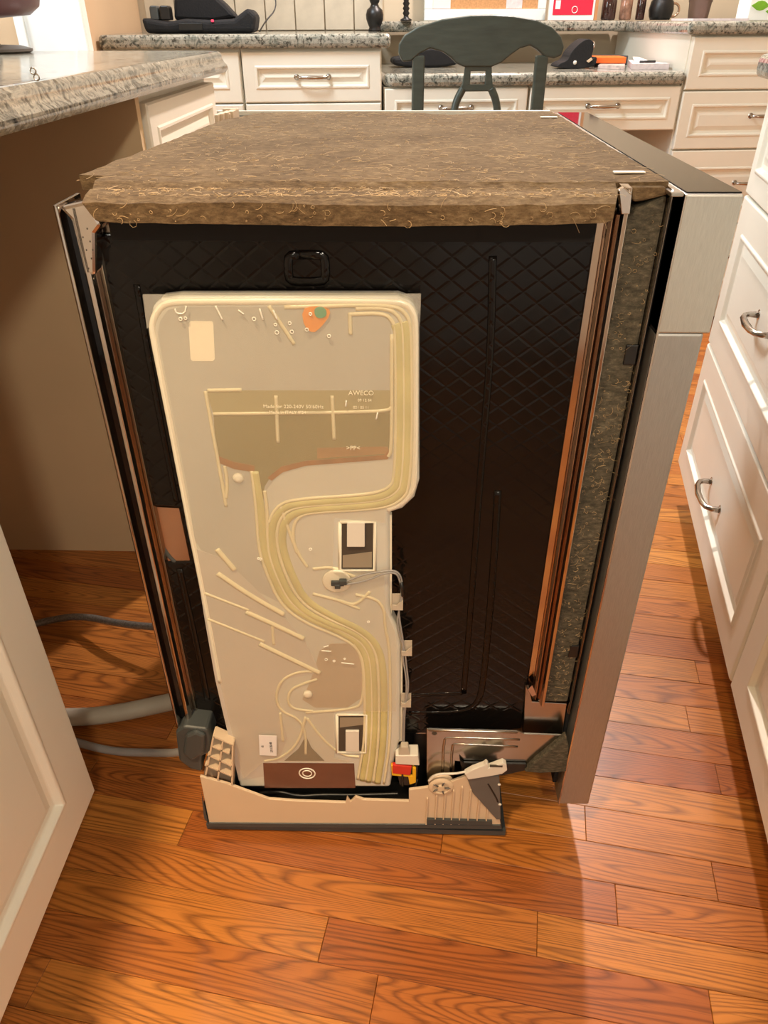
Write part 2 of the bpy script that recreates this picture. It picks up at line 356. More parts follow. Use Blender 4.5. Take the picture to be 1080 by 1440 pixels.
# strip planks, rotated 9.2 degrees from the dishwasher
PA = R(-9.2); PW = .0558; V0 = .0225
JOINTS = {1: [-.62, .02, .537, 1.1], 0: [-.75, -.2, .340, .702], -1: [-.55, -.02, .572, .98], -2: [-.7, .472, .86], -3: [-.5, .211, .671], -4: [-.62, -.25, .286, .8], -5: [-.42, -.110, .52], -6: [-.3, .35, .9]}
TONES = {}
for k in range(-16, 36):
    v0 = V0 + PW*k; v1 = v0 + PW
    if k in JOINTS: js = [-1.2] + JOINTS[k] + [1.55]
    else:
        js = [-1.2]; x = -1.2 + random.uniform(.2, .6)
        while x < 1.4: js.append(x); x += random.uniform(.32, .8)
        js.append(1.55)
    for a, b in zip(js, js[1:]):
        g = .00025; zz = random.uniform(-.0003, .0002)
        me = bpy.data.meshes.new('plank')
        hl, hw, e = (b-a)/2-g, PW/2-g, .0006
        V = [(-hl,-hw,-.012),(hl,-hw,-.012),(hl,hw,-.012),(-hl,hw,-.012),(-hl,-hw,-e),(hl,-hw,-e),(hl,hw,-e),(-hl,hw,-e),(-hl+e,-hw+e,0),(hl-e,-hw+e,0),(hl-e,hw-e,0),(-hl+e,hw-e,0)]
        Fs = [(3,2,1,0),(0,1,5,4),(1,2,6,5),(2,3,7,6),(3,0,4,7),(4,5,9,8),(5,6,10,9),(6,7,11,10),(7,4,8,11),(8,9,10,11)]
        me.from_pydata(V, [], Fs); me.materials.append(M_WOOD)
        o = bpy.data.objects.new('plank', me); COL.objects.link(o)
        u, v = (a+b)/2, (v0+v1)/2
        put(o, (u*math.cos(PA)-v*math.sin(PA), u*math.sin(PA)+v*math.cos(PA), zz), floor); o.rotation_euler = (0,0,PA)

G = Frame((.2, 2.0, 0), 6.0)          # the back run of cabinets
def gat(px, py, v):                   # point on the plane v of the back run -> (u, z)
    d = ray(px, py); k = (G.o + G.v*v - Vector(CAM)).dot(G.v)/d.dot(G.v); p = Vector(CAM)+d*k
    return (p-G.o).dot(G.u), p.z
wall_back = MB(G).box(-3.4, 2.3, .68, .78, 0, 2.5).build('wall_back', mat('wall_paint_grey', (206,190,164), .8, 0, .03, 3, bump=.1), kind='structure')
MB().box(-3.05, -2.95, -2.6, 2.28, 0, 2.5).build('wall_left', M_WALLC, kind='structure')
MB().box(2.35, 2.45, -2.6, 3.0, 0, 2.5).build('wall_right', M_WALLC, kind='structure')
MB().box(-3.0, 2.4, -1.9, -1.8, 0, 2.5).build('wall_front', M_WALLC, kind='structure')
d1 = MB().box(.42, 1.25, -1.797, -1.76, .02, 2.05).build('reflection_panel', M_WHITE, kind='structure')  # unseen white panel added behind the camera for the black sheet to reflect
MB().box(.36, .42, -1.797, -1.74, 0, 2.1).build('reflection_trim', M_WHITE, kind='structure')  # unseen white strip added to give a pale edge in that reflection
MB().box(-3.0, 2.4, -2.6, 3.0, 2.5, 2.58).build('ceiling', M_CEIL, kind='structure')
# stub wall that the left end of the back counter dies into
u_w = gat(150, 50, .1)[0]
MB(G).box(u_w-.42, u_w-.004, -.255, .676, 0, 2.5).build('wall_stub', M_WALLT, kind='structure')
# splashback tiles
for i in range(8):
    for j in range(2):
        uu = u_w+.02 + i*.108; zz = .921 + j*.108
        MB(G).box(uu, uu+.104, .668, .680, zz, zz+.104).build('tile', M_TILE, wall_back, bevel=.0015)

# ================================================================== BACK CABINETS
def cabinet_label(o, l): o['label'] = l
LZ = .918
# left base unit: two columns
ul = u_w + .005; ur = gat(537, 100, 0)[0]; umid = gat(340.5, 100, 0)[0]
def base_unit(u0, u1, ztop, fronts, label, group, v0=0., depth=.6, hand=True, kick=.1):
    c = G((u0+u1)/2, v0+depth/2, 0)
    t = thing('base_cabinet', (c.x, c.y, 0), label, 'cabinet', group)
    MB(G).box(u0+.001, u1-.001, v0, v0+depth, kick, ztop).build('carcass', M_CREAM, t)
    MB(G).box(u0+.01, u1-.01, v0+.06, v0+depth, 0, kick).build('toe_kick', M_CREAM, t)
    for (z0, z1, hz, nm) in fronts:
        d = MB(G).front(u0+.004, u1-.004, z0, z1, .02, v0-.0005, .035 if z1-z0 < .2 else .05).build(nm, M_CREAM, t)
        if hz is not None: MB(G).pull((u0+u1)/2, hz, v0-.0205+.007).build('handle', M_NICK, d, smooth=True)
    return t
base_unit(ul, umid, LZ-.036, [(.742,.874,.808,'drawer'),(.105,.738,None,'door')], 'white drawer cabinet under the back counter, half hidden by the peninsula corner', 'back base cabinets')
base_unit(umid, ur, LZ-.036, [(.742,.874,.808,'drawer'),(.105,.738,None,'door')], 'white drawer cabinet under the back counter, left of the green chair', 'back base cabinets')
def counter(name, poly, z0, z1, m, label, fr=G, rnd=.012):
    return MB(fr).slab(poly, z0, z1).build(name, m, bevel=rnd, seg=3, label=label, cat='countertop')
counter('granite_countertop', [(ul-.001,-.035),(ur+.025,-.035),(ur+.025,.665),(ul-.001,.665)], LZ-.036, LZ, M_GRAN2, 'grey granite counter along the back wall under the black bag')
# desk
DZ = .815; DV = .004
RV = .0; rl = gat(962, 100, RV)[0]
dl = ur+.004; dr = rl-.001; dm = gat(742, 130, DV)[0]
counter('desk_countertop', [(dl+.024,DV-.03),(dr,DV-.03),(dr,.665),(dl,.665),(dl,-.0)], DZ-.035, DZ, M_GRAN2, 'lower grey granite desk top behind the green chair')
def apron(u0, u1, label, hu):
    c = G((u0+u1)/2, DV+.25, .66)
    t = thing('desk_drawer_unit', (c.x, c.y, .655), label, 'drawer', 'desk drawers')
    MB(G).box(u0+.002, u1-.002, DV, DV+.5, .655, DZ-.036).build('drawer_box', M_CREAM, t)
    d = MB(G).front(u0+.004, u1-.004, .652, DZ-.04, .02, DV-.0005, .03).build('drawer', M_CREAM, t)
    MB(G).pull(hu, .722, DV-.0135).build('handle', M_NICK, d, smooth=True)
apron(dl, dm, 'cream desk drawer behind the chair splat', gat(640,153,DV)[0])
apron(dm, dr, 'cream desk drawer right of the green chair', gat(845,151,DV)[0])
# right drawer stack
RZ = .945
base_unit(rl, rl+.58, RZ-.034, [(.765,.905,.838,'drawer'),(.595,.760,.69,'drawer'),(.36,.590,.49,'drawer'),(.105,.355,.25,'drawer')], 'cream stack of drawers at the right end of the desk', None, RV, .66)
counter('granite_countertop', [(rl-.025,RV-.035),(rl+.62,RV-.035),(rl+.62,.665),(rl-.025,.665)], RZ-.034, RZ, M_GRAN2, 'raised granite counter on the drawer stack right of the desk')
# raised ledge behind the desk
counter('granite_ledge', [(ur+.026,.50),(rl-.026,.50),(rl-.026,.665),(ur+.026,.665)], RZ-.030, RZ+.002, M_GRAN2, 'narrow granite ledge along the wall above the desk', G, .01)

# ================================================================== PENINSULA (left)
FX = -.128
PFR = Frame((FX, 0, 0), 90)           # u along +y, v along -x
pen = MB(PFR)
# ogee edge slab
prof = [(-.032,.862),(-.036,.868),(-.036,.874),(-.030,.880),(-.027,.886),(-.026,.893),(-.021,.898),(-.015,.899),(.62,.899),(.62,.862)]
n = len(prof)
a = [pen.v(-1.6, p[0], p[1]) for p in prof]; b = [pen.v(1.16, p[0], p[1]) for p in prof]; c_ = [pen.v(1.19, p[0]+(.03 if p[0] < .5 else 0), p[1]) for p in prof]
for r0, r1 in ((a, b), (b, c_)): pen.F += [(r0[k], r1[k], r1[(k+1)%n], r0[(k+1)%n]) for k in range(n)]
pen.F += [tuple(a), tuple(reversed(c_))]
pen.build('peninsula_countertop', M_GRAN, smooth='auto', label='tan speckled granite peninsula counter with moulded edge at left', cat='countertop')
t = thing('drawer_cabinet', (FX-.3, .9, 0), 'cream drawer cabinet under the tan peninsula counter, beyond the open bay', 'cabinet')
MB(PFR).box(.645, .663, .002, .6, .0, .861).build('side_panel', M_TANP, t)
MB(PFR).box(.663, 1.14, .012, .6, .1, .861).build('carcass', M_CREAM, t)
MB(PFR).box(.663, 1.14, .07, .6, 0, .1).build('toe_kick', M_TANP, t)
MB(PFR).front(.667, 1.136, .70, .845, .02, .0115, .035).build('drawer', M_CREAM, t)
MB(PFR).front(.667, 1.136, .105, .695, .02, .0115, .05).build('door', M_CREAM, t)
t = thing('sink_cabinet', (FX-.3, -.45, 0), 'cream cabinet with raised panel door at the lower left, nearest the camera', 'cabinet')
MB(PFR).box(-.95, -.045, .004, .022, .12, .861).build('carcass', M_CREAM, t)
MB(PFR).box(-.062, -.045, .022, .6, .12, .861).build('side_panel', M_TANP, t)
MB(PFR).box(-.95, -.065, .07, .6, 0, .119).build('toe_kick', M_TANP, t)
MB(PFR).front(-.50, -.033, .125, .855, .022, .0035, .062).build('door', M_CREAM, t, bevel=.0015)
MB(PFR).front(-.95, -.504, .125, .855, .022, .0035, .062).build('door', M_CREAM, t, bevel=.0015)
MB(PFR).box(-.05, .70, .6, .62, 0, .861).build('bay_back_panel', M_TANP, label='tan panel closing the back of the empty dishwasher bay', cat='panel')

# ================================================================== RIGHT CABINETS
class RFrame(Frame):
    def __init__(s):
        s.o = Vector((.7433, -.0623, 0)); s.u = Vector((.1843, .9829, 0)); s.v = Vector((.9829, -.1843, 0))
RF = RFrame()
def right_unit(u0, u1, fronts, label):
    c = RF((u0+u1)/2, .3, 0); t = thing('island_cabinet', (c.x, c.y, 0), label, 'cabinet')
    MB(RF).box(u0+.0005, u1-.0005, .0205, .6, .085, .862).build('carcass', M_CREAM, t)
    MB(RF).box(u0+.004, u1-.004, .085, .6, 0, .085).build('toe_kick', M_TANP, t)
    for z0, z1, hz, nm in fronts:
        d = MB(RF).front(u0+.003, u1-.003, z0, z1, .02, .02, .058 if z1-z0 > .2 else .04).build(nm, M_CREAM, t, bevel=.0012)
        if hz: MB(RF).pull((u0+u1)/2, hz, .007, .10, .032, .0048).build('handle', M_NICK, d, smooth=True)
right_unit(.274, .985, [(.090,.379,.215,'drawer'),(.383,.672,.54,'drawer'),(.676,.850,.765,'drawer')], 'cream three drawer cabinet at the right edge beside the dishwasher door')
right_unit(-.45, .272, [(.090,.850,None,'door')], 'cream cabinet with tall raised panel door at the lower right corner')
MB(RF).slab([(-.45,-.03),(1.0,-.03),(1.03,0),(1.03,.64),(-.45,.64)], .864, .90).build('island_countertop', M_GRAN2, bevel=.012, seg=3, label='granite counter corner peeking in at the right edge of the picture', cat='countertop')

# ================================================================== DISHWASHER
DW = thing('dishwasher', (.27, .3, 0), 'dishwasher pulled out of its bay, side panel off, with felt on top', 'dishwasher')
ZT = .829
def Y(px, py, y): p = aty(px, py, y); return (p.x, p.z)
MATY = .030
tub = MB().box(.012, .452, MATY, .575, .17, .822).build('tub', M_STEEL, DW)
# bitumen sheet: outline with the copper tape gap at the left, corner cut at the top left
def YP(pts, y): return [Y(px, py, y) for px, py in pts]
sh = YP([(140,330),(131,326),(133,392),(118,392),(196,711),(252,714),(268,790),(214,791),(262,1028),(660,1032),(733,1026),(768,792),(838,331)], MATY-.006)
MB().prism(sh, MATY-.006, MATY-.0005).build('bitumen_sheet', M_BIT, DW, bevel=.002)
MB().box(.034, .437, .020, MATY-.0006, .797, .826).build('shadow_strip', M_GASK_SHADOW, DW)  # black strip painting the shadow gap below the felt lip
# embossed ribs on the sheet
def rib(pts, y, r, m, parent, name='rib', flat=.5, n=8, closed=False, it=2):
    pts = chaikin(pts, it, closed)
    if closed: pts = pts + [pts[0]]
    path = [(Y(px, py, y)[0], y, Y(px, py, y)[1]) for px, py in pts]
    return MB().tube(path, r, n, flat).build(name, m, parent, smooth=True)
yb = MATY-.006
for pts, r in (([(192,400),(212,520),(235,640),(248,705)], .003), ([(693,360),(690,500),(676,660),(664,830),(652,975)], .0035), ([(700,690),(694,800),(680,960),(672,990),(650,1003),(575,1003)], .004), ([(650,975),(575,978)], .003),
               ([(252,800),(275,900),(292,985)], .004)):
    rib(pts, yb, r, M_BIT, DW, 'emboss_rib', .3)
rib([(410,358),(452,358),(457,363),(458,391),(453,396),(411,396),(406,391),(405,363)], yb, .004, M_BIT, DW, 'emboss_rib', .5, closed=True, it=1)
# copper tinted tape window on the left
cp = YP([(196,711),(252,714),(268,790),(213,790)], MATY-.003); MB().prism(cp, MATY-.004, MATY-.0004).build('exposed_steel', M_COPPER, DW)
rib([(218,712),(216,722),(226,765),(238,783),(246,790)], MATY-.004, .0025, M_DGREY, DW, 'sheet_seam', .6)
# back rail (left in view): stepped steel flange
def vprof(pts, z0, z1, name, m, bev=.0006, parent=DW):
    return MB().slab(pts, z0, z1).build(name, m, parent, bevel=bev)
vprof([(0,.0),(.0022,-.0015),(.0035,.0),(.0035,.050),(0,.050)], .185, .829, 'rail_edge', M_CHROME)
vprof([(.0036,.012),(.009,.014),(.009,.05),(.0036,.05)], .185, .822, 'rail_groove', M_BLACKG)
vprof([(.0091,.010),(.012,.006),(.0155,.006),(.0175,.011),(.0175,.05),(.0091,.05)], .185, .826, 'rail_bead', M_CHROME)
vprof([(.0176,.022),(.021,.020),(.024,MATY-.001),(.0176,.05)], .185, .815, 'rail_web', M_CHROME)
cnr = [Y(80,292,.004), Y(120,283,.004), Y(142,318,.004), Y(133,330,.004), Y(134,388,.004), Y(118,390,.004), Y(98,310,.004)]
MB().prism(cnr, .006, .024).build('corner_gusset', M_CHROME, DW, bevel=.003)
gus = MB()
for k, (px, py) in enumerate(((122,322),(126,340),(121,352),(128,364),(124,378),(116,334),(130,352))):
    x, z = Y(px, py, .005); gus.box(x-.0004, x+.0004, .0055, .0062, z-.0006, z+.0006)
gus.build('grime_speck', M_DARKH, DW, kind='stuff')
# front rail (right in view)
vprof([(.436,MATY-.002),(.4445,MATY-.004),(.4445,.06),(.436,.06)], .20, .812, 'front_web', M_CHROME)
vprof([(.4446,.018),(.4475,.014),(.4500,.018),(.4500,.06),(.4446,.06)], .255, .82, 'front_bead', M_COPPER)
vprof([(.4501,.016),(.4530,.004),(.4562,.003),(.4572,.018),(.4572,.06),(.4501,.06)], .255, .842, 'front_rail', M_CHROME)
fs = YP([(884,300),(905,285),(940,270),(938,330),(905,520),(870,720),(835,900),(797,984),(750,985),(771,860),(800,680),(838,480)], .018)
fs = [(.4585,.815),(.466,.824),(.4888,.834),(.4885,.6),(.488,.25),(.4585,.25)]
felt_strip = MB().prism(fs, .016, .045).build('side_felt', M_FELTG, DW, bevel=.003)
for px, py in ((886,498), (806,915)):
    x, z = Y(px, py, .016); MB().box(x-.005, x+.006, .0145, .03, z-.010, z+.009).build('felt_slot', M_BLACK, DW, bevel=.001)
vprof([(.4890,.012),(.4905,.010),(.4905,.06),(.4890,.06)], .235, .84, 'felt_lip', M_CHROME, .0004)
vprof([(.4907,.022),(.4958,.022),(.4958,.58),(.4907,.58)], .085, .835, 'door_gasket', M_GASK_SHADOW)
lp = YP([(748,985),(745,972),(739,963),(735,1030),(790,1035),(797,988)], .020); MB().prism(lp, .018, .03).build('rail_foot', M_STEEL, DW, bevel=.0008)
x, z = Y(742, 972, .018); MB().prism(YP([(748,962),(754,975),(748,978),(742,968)], .016), .014, .02).build('foot_clip', M_CHROME, DW)
# cross rails at the far side (seen over the top)
MB().box(.005, .487, .571, .590, .10, .836).build('far_side_panel', M_BLACK, DW)
MB().box(.005, .487, .590, .594, .60, .842).build('far_top_rail', M_CREAM, DW, bevel=.001)
br = thing  # (alias unused)
cb = MB(); bx0 = atz(266,183,.846); bx1 = atz(312,166,.846)
for i in range(4):
    f = i/3; x = bx0.x+(bx1.x-bx0.x)*f; y = .50+.045*f; cb.box(x-.0022, x+.0022, y-.03, y+.012, .80, .848)
cb.box(bx0.x, bx1.x, .505, .511, .80, .846); cb.box(bx0.x-.006, bx1.x+.002, .540, .546, .80, .849)
cb.build('corner_bracket', M_BEIGE, DW, bevel=.0008)

# felt sheet on top
rows = [(.560,.842,.465),(.545,.8425,.47),(.530,.842,.475)]
rows = []
def frow(y, zt, zb, xl, xr): rows.append((y, zt, zb, xl, xr))
frow(.565,.8425,.834,.10,.484); frow(.53,.843,.833,.075,.486); frow(.46,.843,.832,.045,.4865); frow(.32,.8425,.832,.028,.487); frow(.18,.8425,.831,.015,.488)
frow(.0505,.8425,.831,.0055,.489); frow(.0495,.8425,.831,.027,.489); frow(.0245,.8425,.831,.0285,.490); frow(.0235,.8422,.831,.0285,.4475)
frow(.018,.8405,.828,.029,.447); frow(.013,.8385,.826,.0295,.4468); frow(.007,.8400,.823,.030,.446); frow(-.006,.8385,.822,.0305,.443); frow(-.018,.8350,.8205,.031,.4392); frow(-.0184,.8349,.8206,.0312,.4391)
fm = MB(); NX = 90; grid = []
rw = []
for (r0, r1) in zip(rows, rows[1:]):
    k = max(1, int(abs(r0[0]-r1[0])/.012))
    for i in range(k): f = i/k; rw.append(tuple(a+(b-a)*f for a, b in zip(r0, r1)))
rw.append(rows[-1])
import mathutils
NZ = mathutils.noise
for (y, zt, zb, xl, xr) in rw:
    T_, B_ = [], []
    last = y < .0235
    for i in range(NX+1):
        f = i/NX; x = xl+(xr-xl)*f
        ee = min(f, 1-f); tap = 0
        if last and f < .02: tap = (1-f/.02)*.010
        if last and f > .985: tap = (f-.985)/.015*.008
        nz = (NZ.noise(Vector((x*55, y*55, 1)))*.0011 + NZ.noise(Vector((x*9, y*9, 4)))*.0018)
        wob = NZ.noise(Vector((x*40, 0, 9)))*.0015 if y < -.01 else 0
        sag = -.0035*math.exp(-((x-.35)/.05)**2)*max(0, (y-.40)/.16) if y > .40 else 0
        dr_ = math.sin(f*math.pi)*-.003 if last else 0
        T_.append(fm.v(x, y+wob, zt+nz+sag+dr_*.5)); B_.append(fm.v(x + (.006*(1-f/.02) if (last and f < .02) else 0), y+wob+.001, zb+dr_+nz*.4+(tap*.3)))
    grid.append((T_, B_))
for (a, b) in zip(grid, grid[1:]):
    for i in range(NX):
        fm.F.append((a[0][i], b[0][i], b[0][i+1], a[0][i+1])); fm.F.append((a[1][i], a[1][i+1], b[1][i+1], b[1][i]))
    fm.F.append((a[0][0], a[1][0], b[1][0], b[0][0])); fm.F.append((a[0][NX], b[0][NX], b[1][NX], a[1][NX]))
for e in (grid[0], grid[-1]):
    for i in range(NX): fm.F.append((e[0][i], e[0][i+1], e[1][i+1], e[1][i]))
top_felt = fm.build('top_felt', M_FELT, DW, smooth='auto')
# loose fibres
def fibres(n, sampler, name, parent, lmin=.006, lmax=.024, r=.00022, curl=1.0):
    fb = MB()
    for _ in range(n):
        p, nx, a1 = sampler(); L = random.uniform(lmin, lmax)*random.random()**.5; ang = random.gauss(0, .55) if random.random() < .75 else random.uniform(0, 6.28)
        t1 = a1; t2 = nx.cross(t1)
        path = []; th = ang; q = Vector(p); st = L/5; cv = random.gauss(0, .55*curl); lift = random.random()*.0015 if random.random() < .3 else .0003
        for i in range(6):
            path.append(q + nx*(lift*math.sin(i/5*math.pi)+.0002)); q = q + (t1*math.cos(th)+t2*math.sin(th))*st; th += cv
        fb.tube(path, r*random.uniform(.6, 1.3), 3)
    return fb.build(name, M_FIB, parent, kind='stuff')
def s_top():
    while True:
        y = random.uniform(.02, .55)**1.0; x = random.uniform(.01, .485)
        if y > .1 and random.random() < .3: continue
        xl = .012+max(0, (y-.05))*.09
        if x > xl: break
    return (x, y, .8432), Vector((0,0,1)), Vector((1,0,0))
def s_edge(): return (random.uniform(.04,.44), random.uniform(-.018,.02), .8388), Vector((0,0,1)), Vector((1,0,0))
def s_lip(): return (random.uniform(.04,.44), -.0195, random.uniform(.8215,.832)), Vector((0,-1,0)), Vector((1,0,0))
def s_side(): return (random.uniform(.459,.487), .0155, random.uniform(.255,.82)), Vector((0,-1,0)), Vector((1,0,0))
fibres(1300, s_top, 'loose_fibre', top_felt, r=.00013)
fibres(420, s_edge, 'loose_fibre', top_felt, curl=1.6, r=.00016)
fibres(70, s_lip, 'loose_fibre', top_felt, curl=1.6, lmax=.016)
fibres(340, s_side, 'loose_fibre', felt_strip, curl=1.7, lmin=.004, lmax=.013, r=.00013)
for px, py, w in ((885,241,.013), (772,164,.011)):
    p = atz(px, py, .8445); tb = MB().box(p.x-w, p.x+w, p.y-.0035, p.y+.0035, .8435, .8446).build('fixing_tab', M_CREAM, DW, bevel=.0004)
# bent end of the front rail at the top right
MB().prism(YP([(868,266),(876,262),(887,272),(884,300),(872,300)], .004), .0, .006).build('rail_end', M_CHROME, DW, bevel=.0008)
MB().prism(YP([(886,262),(936,262),(938,274),(904,282),(890,284)], .02), .018, .03).build('felt_flap', M_FELT, DW, bevel=.002)

# door
door = MB().prism([(.4962,.069),(.5374,.069),(.5374,.727),(.4962,.727)], .0, .598).build('door', M_BRUSHD, DW, bevel=.0025)
cpn = MB().prism([(.4966,.727),(.5416,.727),(.5416,.838),(.4966,.838)], -.0005, .5985).build('control_panel', M_BRUSH, door, bevel=.0015)
MB().box(.4985, .5408, .0035, .595, .8381, .8392).build('top_glass', M_BLACKG, door)
MB().box(.4862, .4965, .002, .596, .8355, .8388).build('top_trim', M_STEEL, door, bevel=.0008)
MB().box(.4966, .4985, -.0002, .598, .069, .8375).build('inner_edge', M_CHROME, door)
x, z = Y(800, 1050, 0)

# ------------------------------------------------ water tank (heat exchanger)
TY = .002
tank_o = [(212,452),(213,432),(226,420),(250,417),(560,417),(580,424),(589,442),(590,470),(590,676),(583,700),(566,716),(548,722),(548,852),(551,868),(562,888),(564,910),(563,1040),(556,1062),(549,1107),(337,1107),(320,1027),(303,957),(288,872),(272,792),(262,745),(252,690),(236,606),(222,535),(209,470)]
tank = MB().prism(YP(tank_o, TY), TY, TY+.020).build('water_tank', M_TANK, DW, bevel=.004, seg=3)
MB().prism(YP([(201,414),(592,413),(591,445),(590,460),(548,424),(250,422),(218,450),(207,462)], TY+.010), TY+.009, TY+.011).build('film_flange', M_FILM, tank)
MB().prism(YP([(540,724),(551,722),(551,868),(566,892),(566,1040),(556,1042),(556,900),(541,872)], TY+.006), TY+.004, TY+.009).build('edge_flange', M_RIM, tank)
def patch(pts, m, h, name, sm=0, y1=None, parent=tank):
    p = chaikin(pts, sm) if sm else pts
    return MB().prism(YP(p, TY-h), TY-h, TY+.001 if y1 is None else y1).build(name, m, parent)
# coloured zones behind the wall
patch([(225,452),(236,436),(255,431),(550,431),(551,645),(400,656),(374,690),(372,760),(386,802),(398,850),(300,800),(274,760),(264,690),(248,606),(234,535),(222,470)], M_TANKG, .0003, 'upper_chamber')
patch([(268,745),(276,772),(312,785),(330,800),(398,866),(428,900),(450,946),(402,955),(386,985),(396,1010),(404,1040),(382,1090),(336,1098),(303,957),(288,872)], M_TANKL, .0005, 'lower_chamber')
patch([(452,905),(505,905),(511,935),(511,995),(420,995),(440,950)], mat('lower_stain', (178,160,136), .3, 0, .1, 14, coat=.3), .0004, 'stained_zone', 1)
patch([(290,549),(551,549),(551,579),(300,582)], M_OLIVE2, .0005, 'water_film')
patch([(300,581),(551,578),(551,632),(544,643),(470,650),(405,656),(384,666),(372,684),(370,705),(358,705),(355,662),(305,647)], M_OLIVE, .0005, 'murky_water')
patch([(303,640),(330,650),(358,655),(358,664),(330,660),(305,650)], M_SED, .0007, 'sediment')
patch([(376,672),(396,656),(430,648),(540,640),(549,630),(551,636),(545,646),(430,655),(398,664),(382,676)], M_SED, .0007, 'sediment')
patch([(446,630),(545,628),(547,638),(446,645)], mat('sediment_haze', (160,118,70), .5, 0, .15, 40), .0006, 'sediment')
# yellowed channels
ch = [[(358,662),(368,720),(370,765),(380,800),(400,845),(430,868),(490,893),(511,912),(518,940),(519,1040),(510,1097)],
      [(556,455),(562,470),(562,675),(548,694),(520,702),(420,707),(395,715),(383,735),(382,770),(392,806),(412,845),(440,868),(498,890),(520,910),(526,945),(527,1040),(518,1099)],
      [(568,452),(573,470),(573,680),(556,702),(525,711),(430,716),(404,726),(396,748),(398,775),(412,812),(430,845),(470,868),(510,886),(532,908),(540,945),(540,1042),(531,1101)]]
for k, c in enumerate(ch): rib(c, TY+.0005, .0048, M_CHAN, tank, 'channel', .5, 8)
ribs = [[(354,662),(361,720),(363,768),(373,802),(393,848),(424,874),(484,898),(506,915),(513,942),(513,1040),(503,1096)],
        [(372,690),(376,716),(376,770),(386,804),(406,846),(436,868),(494,892),(516,911),(523,942),(523,1040),(514,1098)],
        [(490,442),(540,440),(553,452),(557,470),(557,672),(545,688),(515,696),(410,702),(388,713),(378,735)],
        [(500,434),(545,433),(562,445),(568,465),(568,678),(552,698),(520,706),(425,711),(400,720),(389,742),(390,772),(402,810),(421,845),(455,868),(504,888),(526,909),(533,944),(533,1041),(525,1100)],
        [(400,432),(550,428),(572,440),(579,465),(579,685),(560,708),(528,716),(445,720),(424,724),(413,736),(412,760),(420,780),(432,797)],
        [(551,470),(551,632),(546,642)],
        [(500,836),(530,842),(541,858),(541,880),(547,905),(549,945),(549,1042),(540,1102)],
        [(289,550),(298,600),(308,655),(318,712)],
        [(318,700),(320,680),(316,655)],
        [(388,556),(391,622)], [(467,556),(470,618)],
        [(292,549),(340,548)], [(300,582),(380,581),(470,580),(545,578),(551,572)],
        [(378,430),(414,484)], [(492,440),(493,470)],
        [(305,772),(330,801)], [(306,806),(350,836),(399,864)], [(288,834),(350,858)], [(346,860),(390,880),(427,898)], [(292,870),(372,902)], [(365,905),(400,922),(450,946)], [(383,880),(385,906)],
        [(448,944),(420,944),(396,955),(387,978),(394,1000),(420,1010),(430,1030),(430,1060)],
        [(446,955),(424,962),(408,970),(404,986),(412,997),(440,1000)],
        [(430,1002),(500,997),(511,985),(511,930),(498,905)],
        [(432,1010),(452,1038),(480,1062),(505,1064)], [(394,1002),(398,1042)], [(430,1008),(420,1045),(396,1066),(372,1070)],
        [(395,712),(404,740),(418,778)],
        [(440,800),(470,797),(500,812)], [(440,835),(480,845),(500,852),(520,832)], [(470,842),(506,856)]]
THICK = ((306,806),(346,860),(365,905),(305,772))
for c in ribs: rib(c, TY-.0003, .0034 if c[0] in THICK else .0019, M_RIB, tank, 'moulded_rib', .7, 6)
# outer welded rim
rim = [(220,455),(221,438),(232,427),(252,424),(556,424),(575,430),(583,444),(584,470),(584,676),(577,696),(562,710),(545,716)]
rib([(310,960),(294,872),(278,792),(258,690),(242,606),(228,535),(215,470)] + [(214,455)] + rim[1:], TY+.001, .0034, M_RIM, tank, 'welded_rim', .6, 8, it=2)
# windows with tabs
for (wx0, wy0, wx1, wy1, tx0, ty0, tx1, ty1, up_) in ((480,736,525,800,488,734,513,768,1), (476,1007,513,1056,486,1027,505,1056,0)):
    w = patch([(wx0,wy0),(wx1,wy0),(wx1,wy1),(wx0,wy1)], M_DARKH, .0008, 'window_recess')
    rib([(wx0-2,wy0-2),(wx1+2,wy0-2),(wx1+2,wy1+2),(wx0-2,wy1+2)], TY-.0005, .0022, M_RIM, w, 'window_frame', .8, 6, closed=True, it=0)
    MB().prism(YP([(tx0,ty0),(tx1,ty0),(tx1,ty1),(tx0,ty1)], TY-.002), TY-.0035, TY-.0005).build('tab', M_WHITEP, w, bevel=.0005)
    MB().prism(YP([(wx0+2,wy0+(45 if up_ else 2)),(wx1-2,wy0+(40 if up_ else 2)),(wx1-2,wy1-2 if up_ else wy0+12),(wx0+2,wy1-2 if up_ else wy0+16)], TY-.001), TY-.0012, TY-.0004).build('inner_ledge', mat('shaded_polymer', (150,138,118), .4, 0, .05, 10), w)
# milky front wall of the tank over everything inside it
MB().prism(YP([(216,456),(218,440),(228,428),(250,423),(556,423),(574,429),(583,444),(585,470),(585,676),(578,696),(562,711),(543,718),(541,735),(470,728),(468,805),(540,805),(543,860),(556,890),(558,910),(557,1000),(470,1000),(470,1066),(500,1072),(372,1070),(342,1095),(324,1020),(309,957),(294,872),(278,792),(268,745),(258,690),(242,606),(228,535)], TY-.003), TY-.0036, TY-.0030).build('front_wall', mat('frosted_wall', (226,212,186), .16, 0, .06, 6, coat=.3, alpha=.14), tank)
# base zone
patch([(370,1073),(498,1074),(500,1108),(372,1108)], M_MAROON, .0006, 'residue_plate')
patch([(430,1035),(438,1052),(456,1070),(400,1070),(420,1053)], mat('green_residue', (92,84,62), .3, 0, .15, 30, coat=.3), .0006, 'residue_wedge')
x, z = Y(432, 1087, TY); MB().torus((x, TY-.0006, z), .0105, .0010).torus((x, TY-.0006, z), .006, .0008).build('sump_ring', M_DROP, tank, smooth=True)
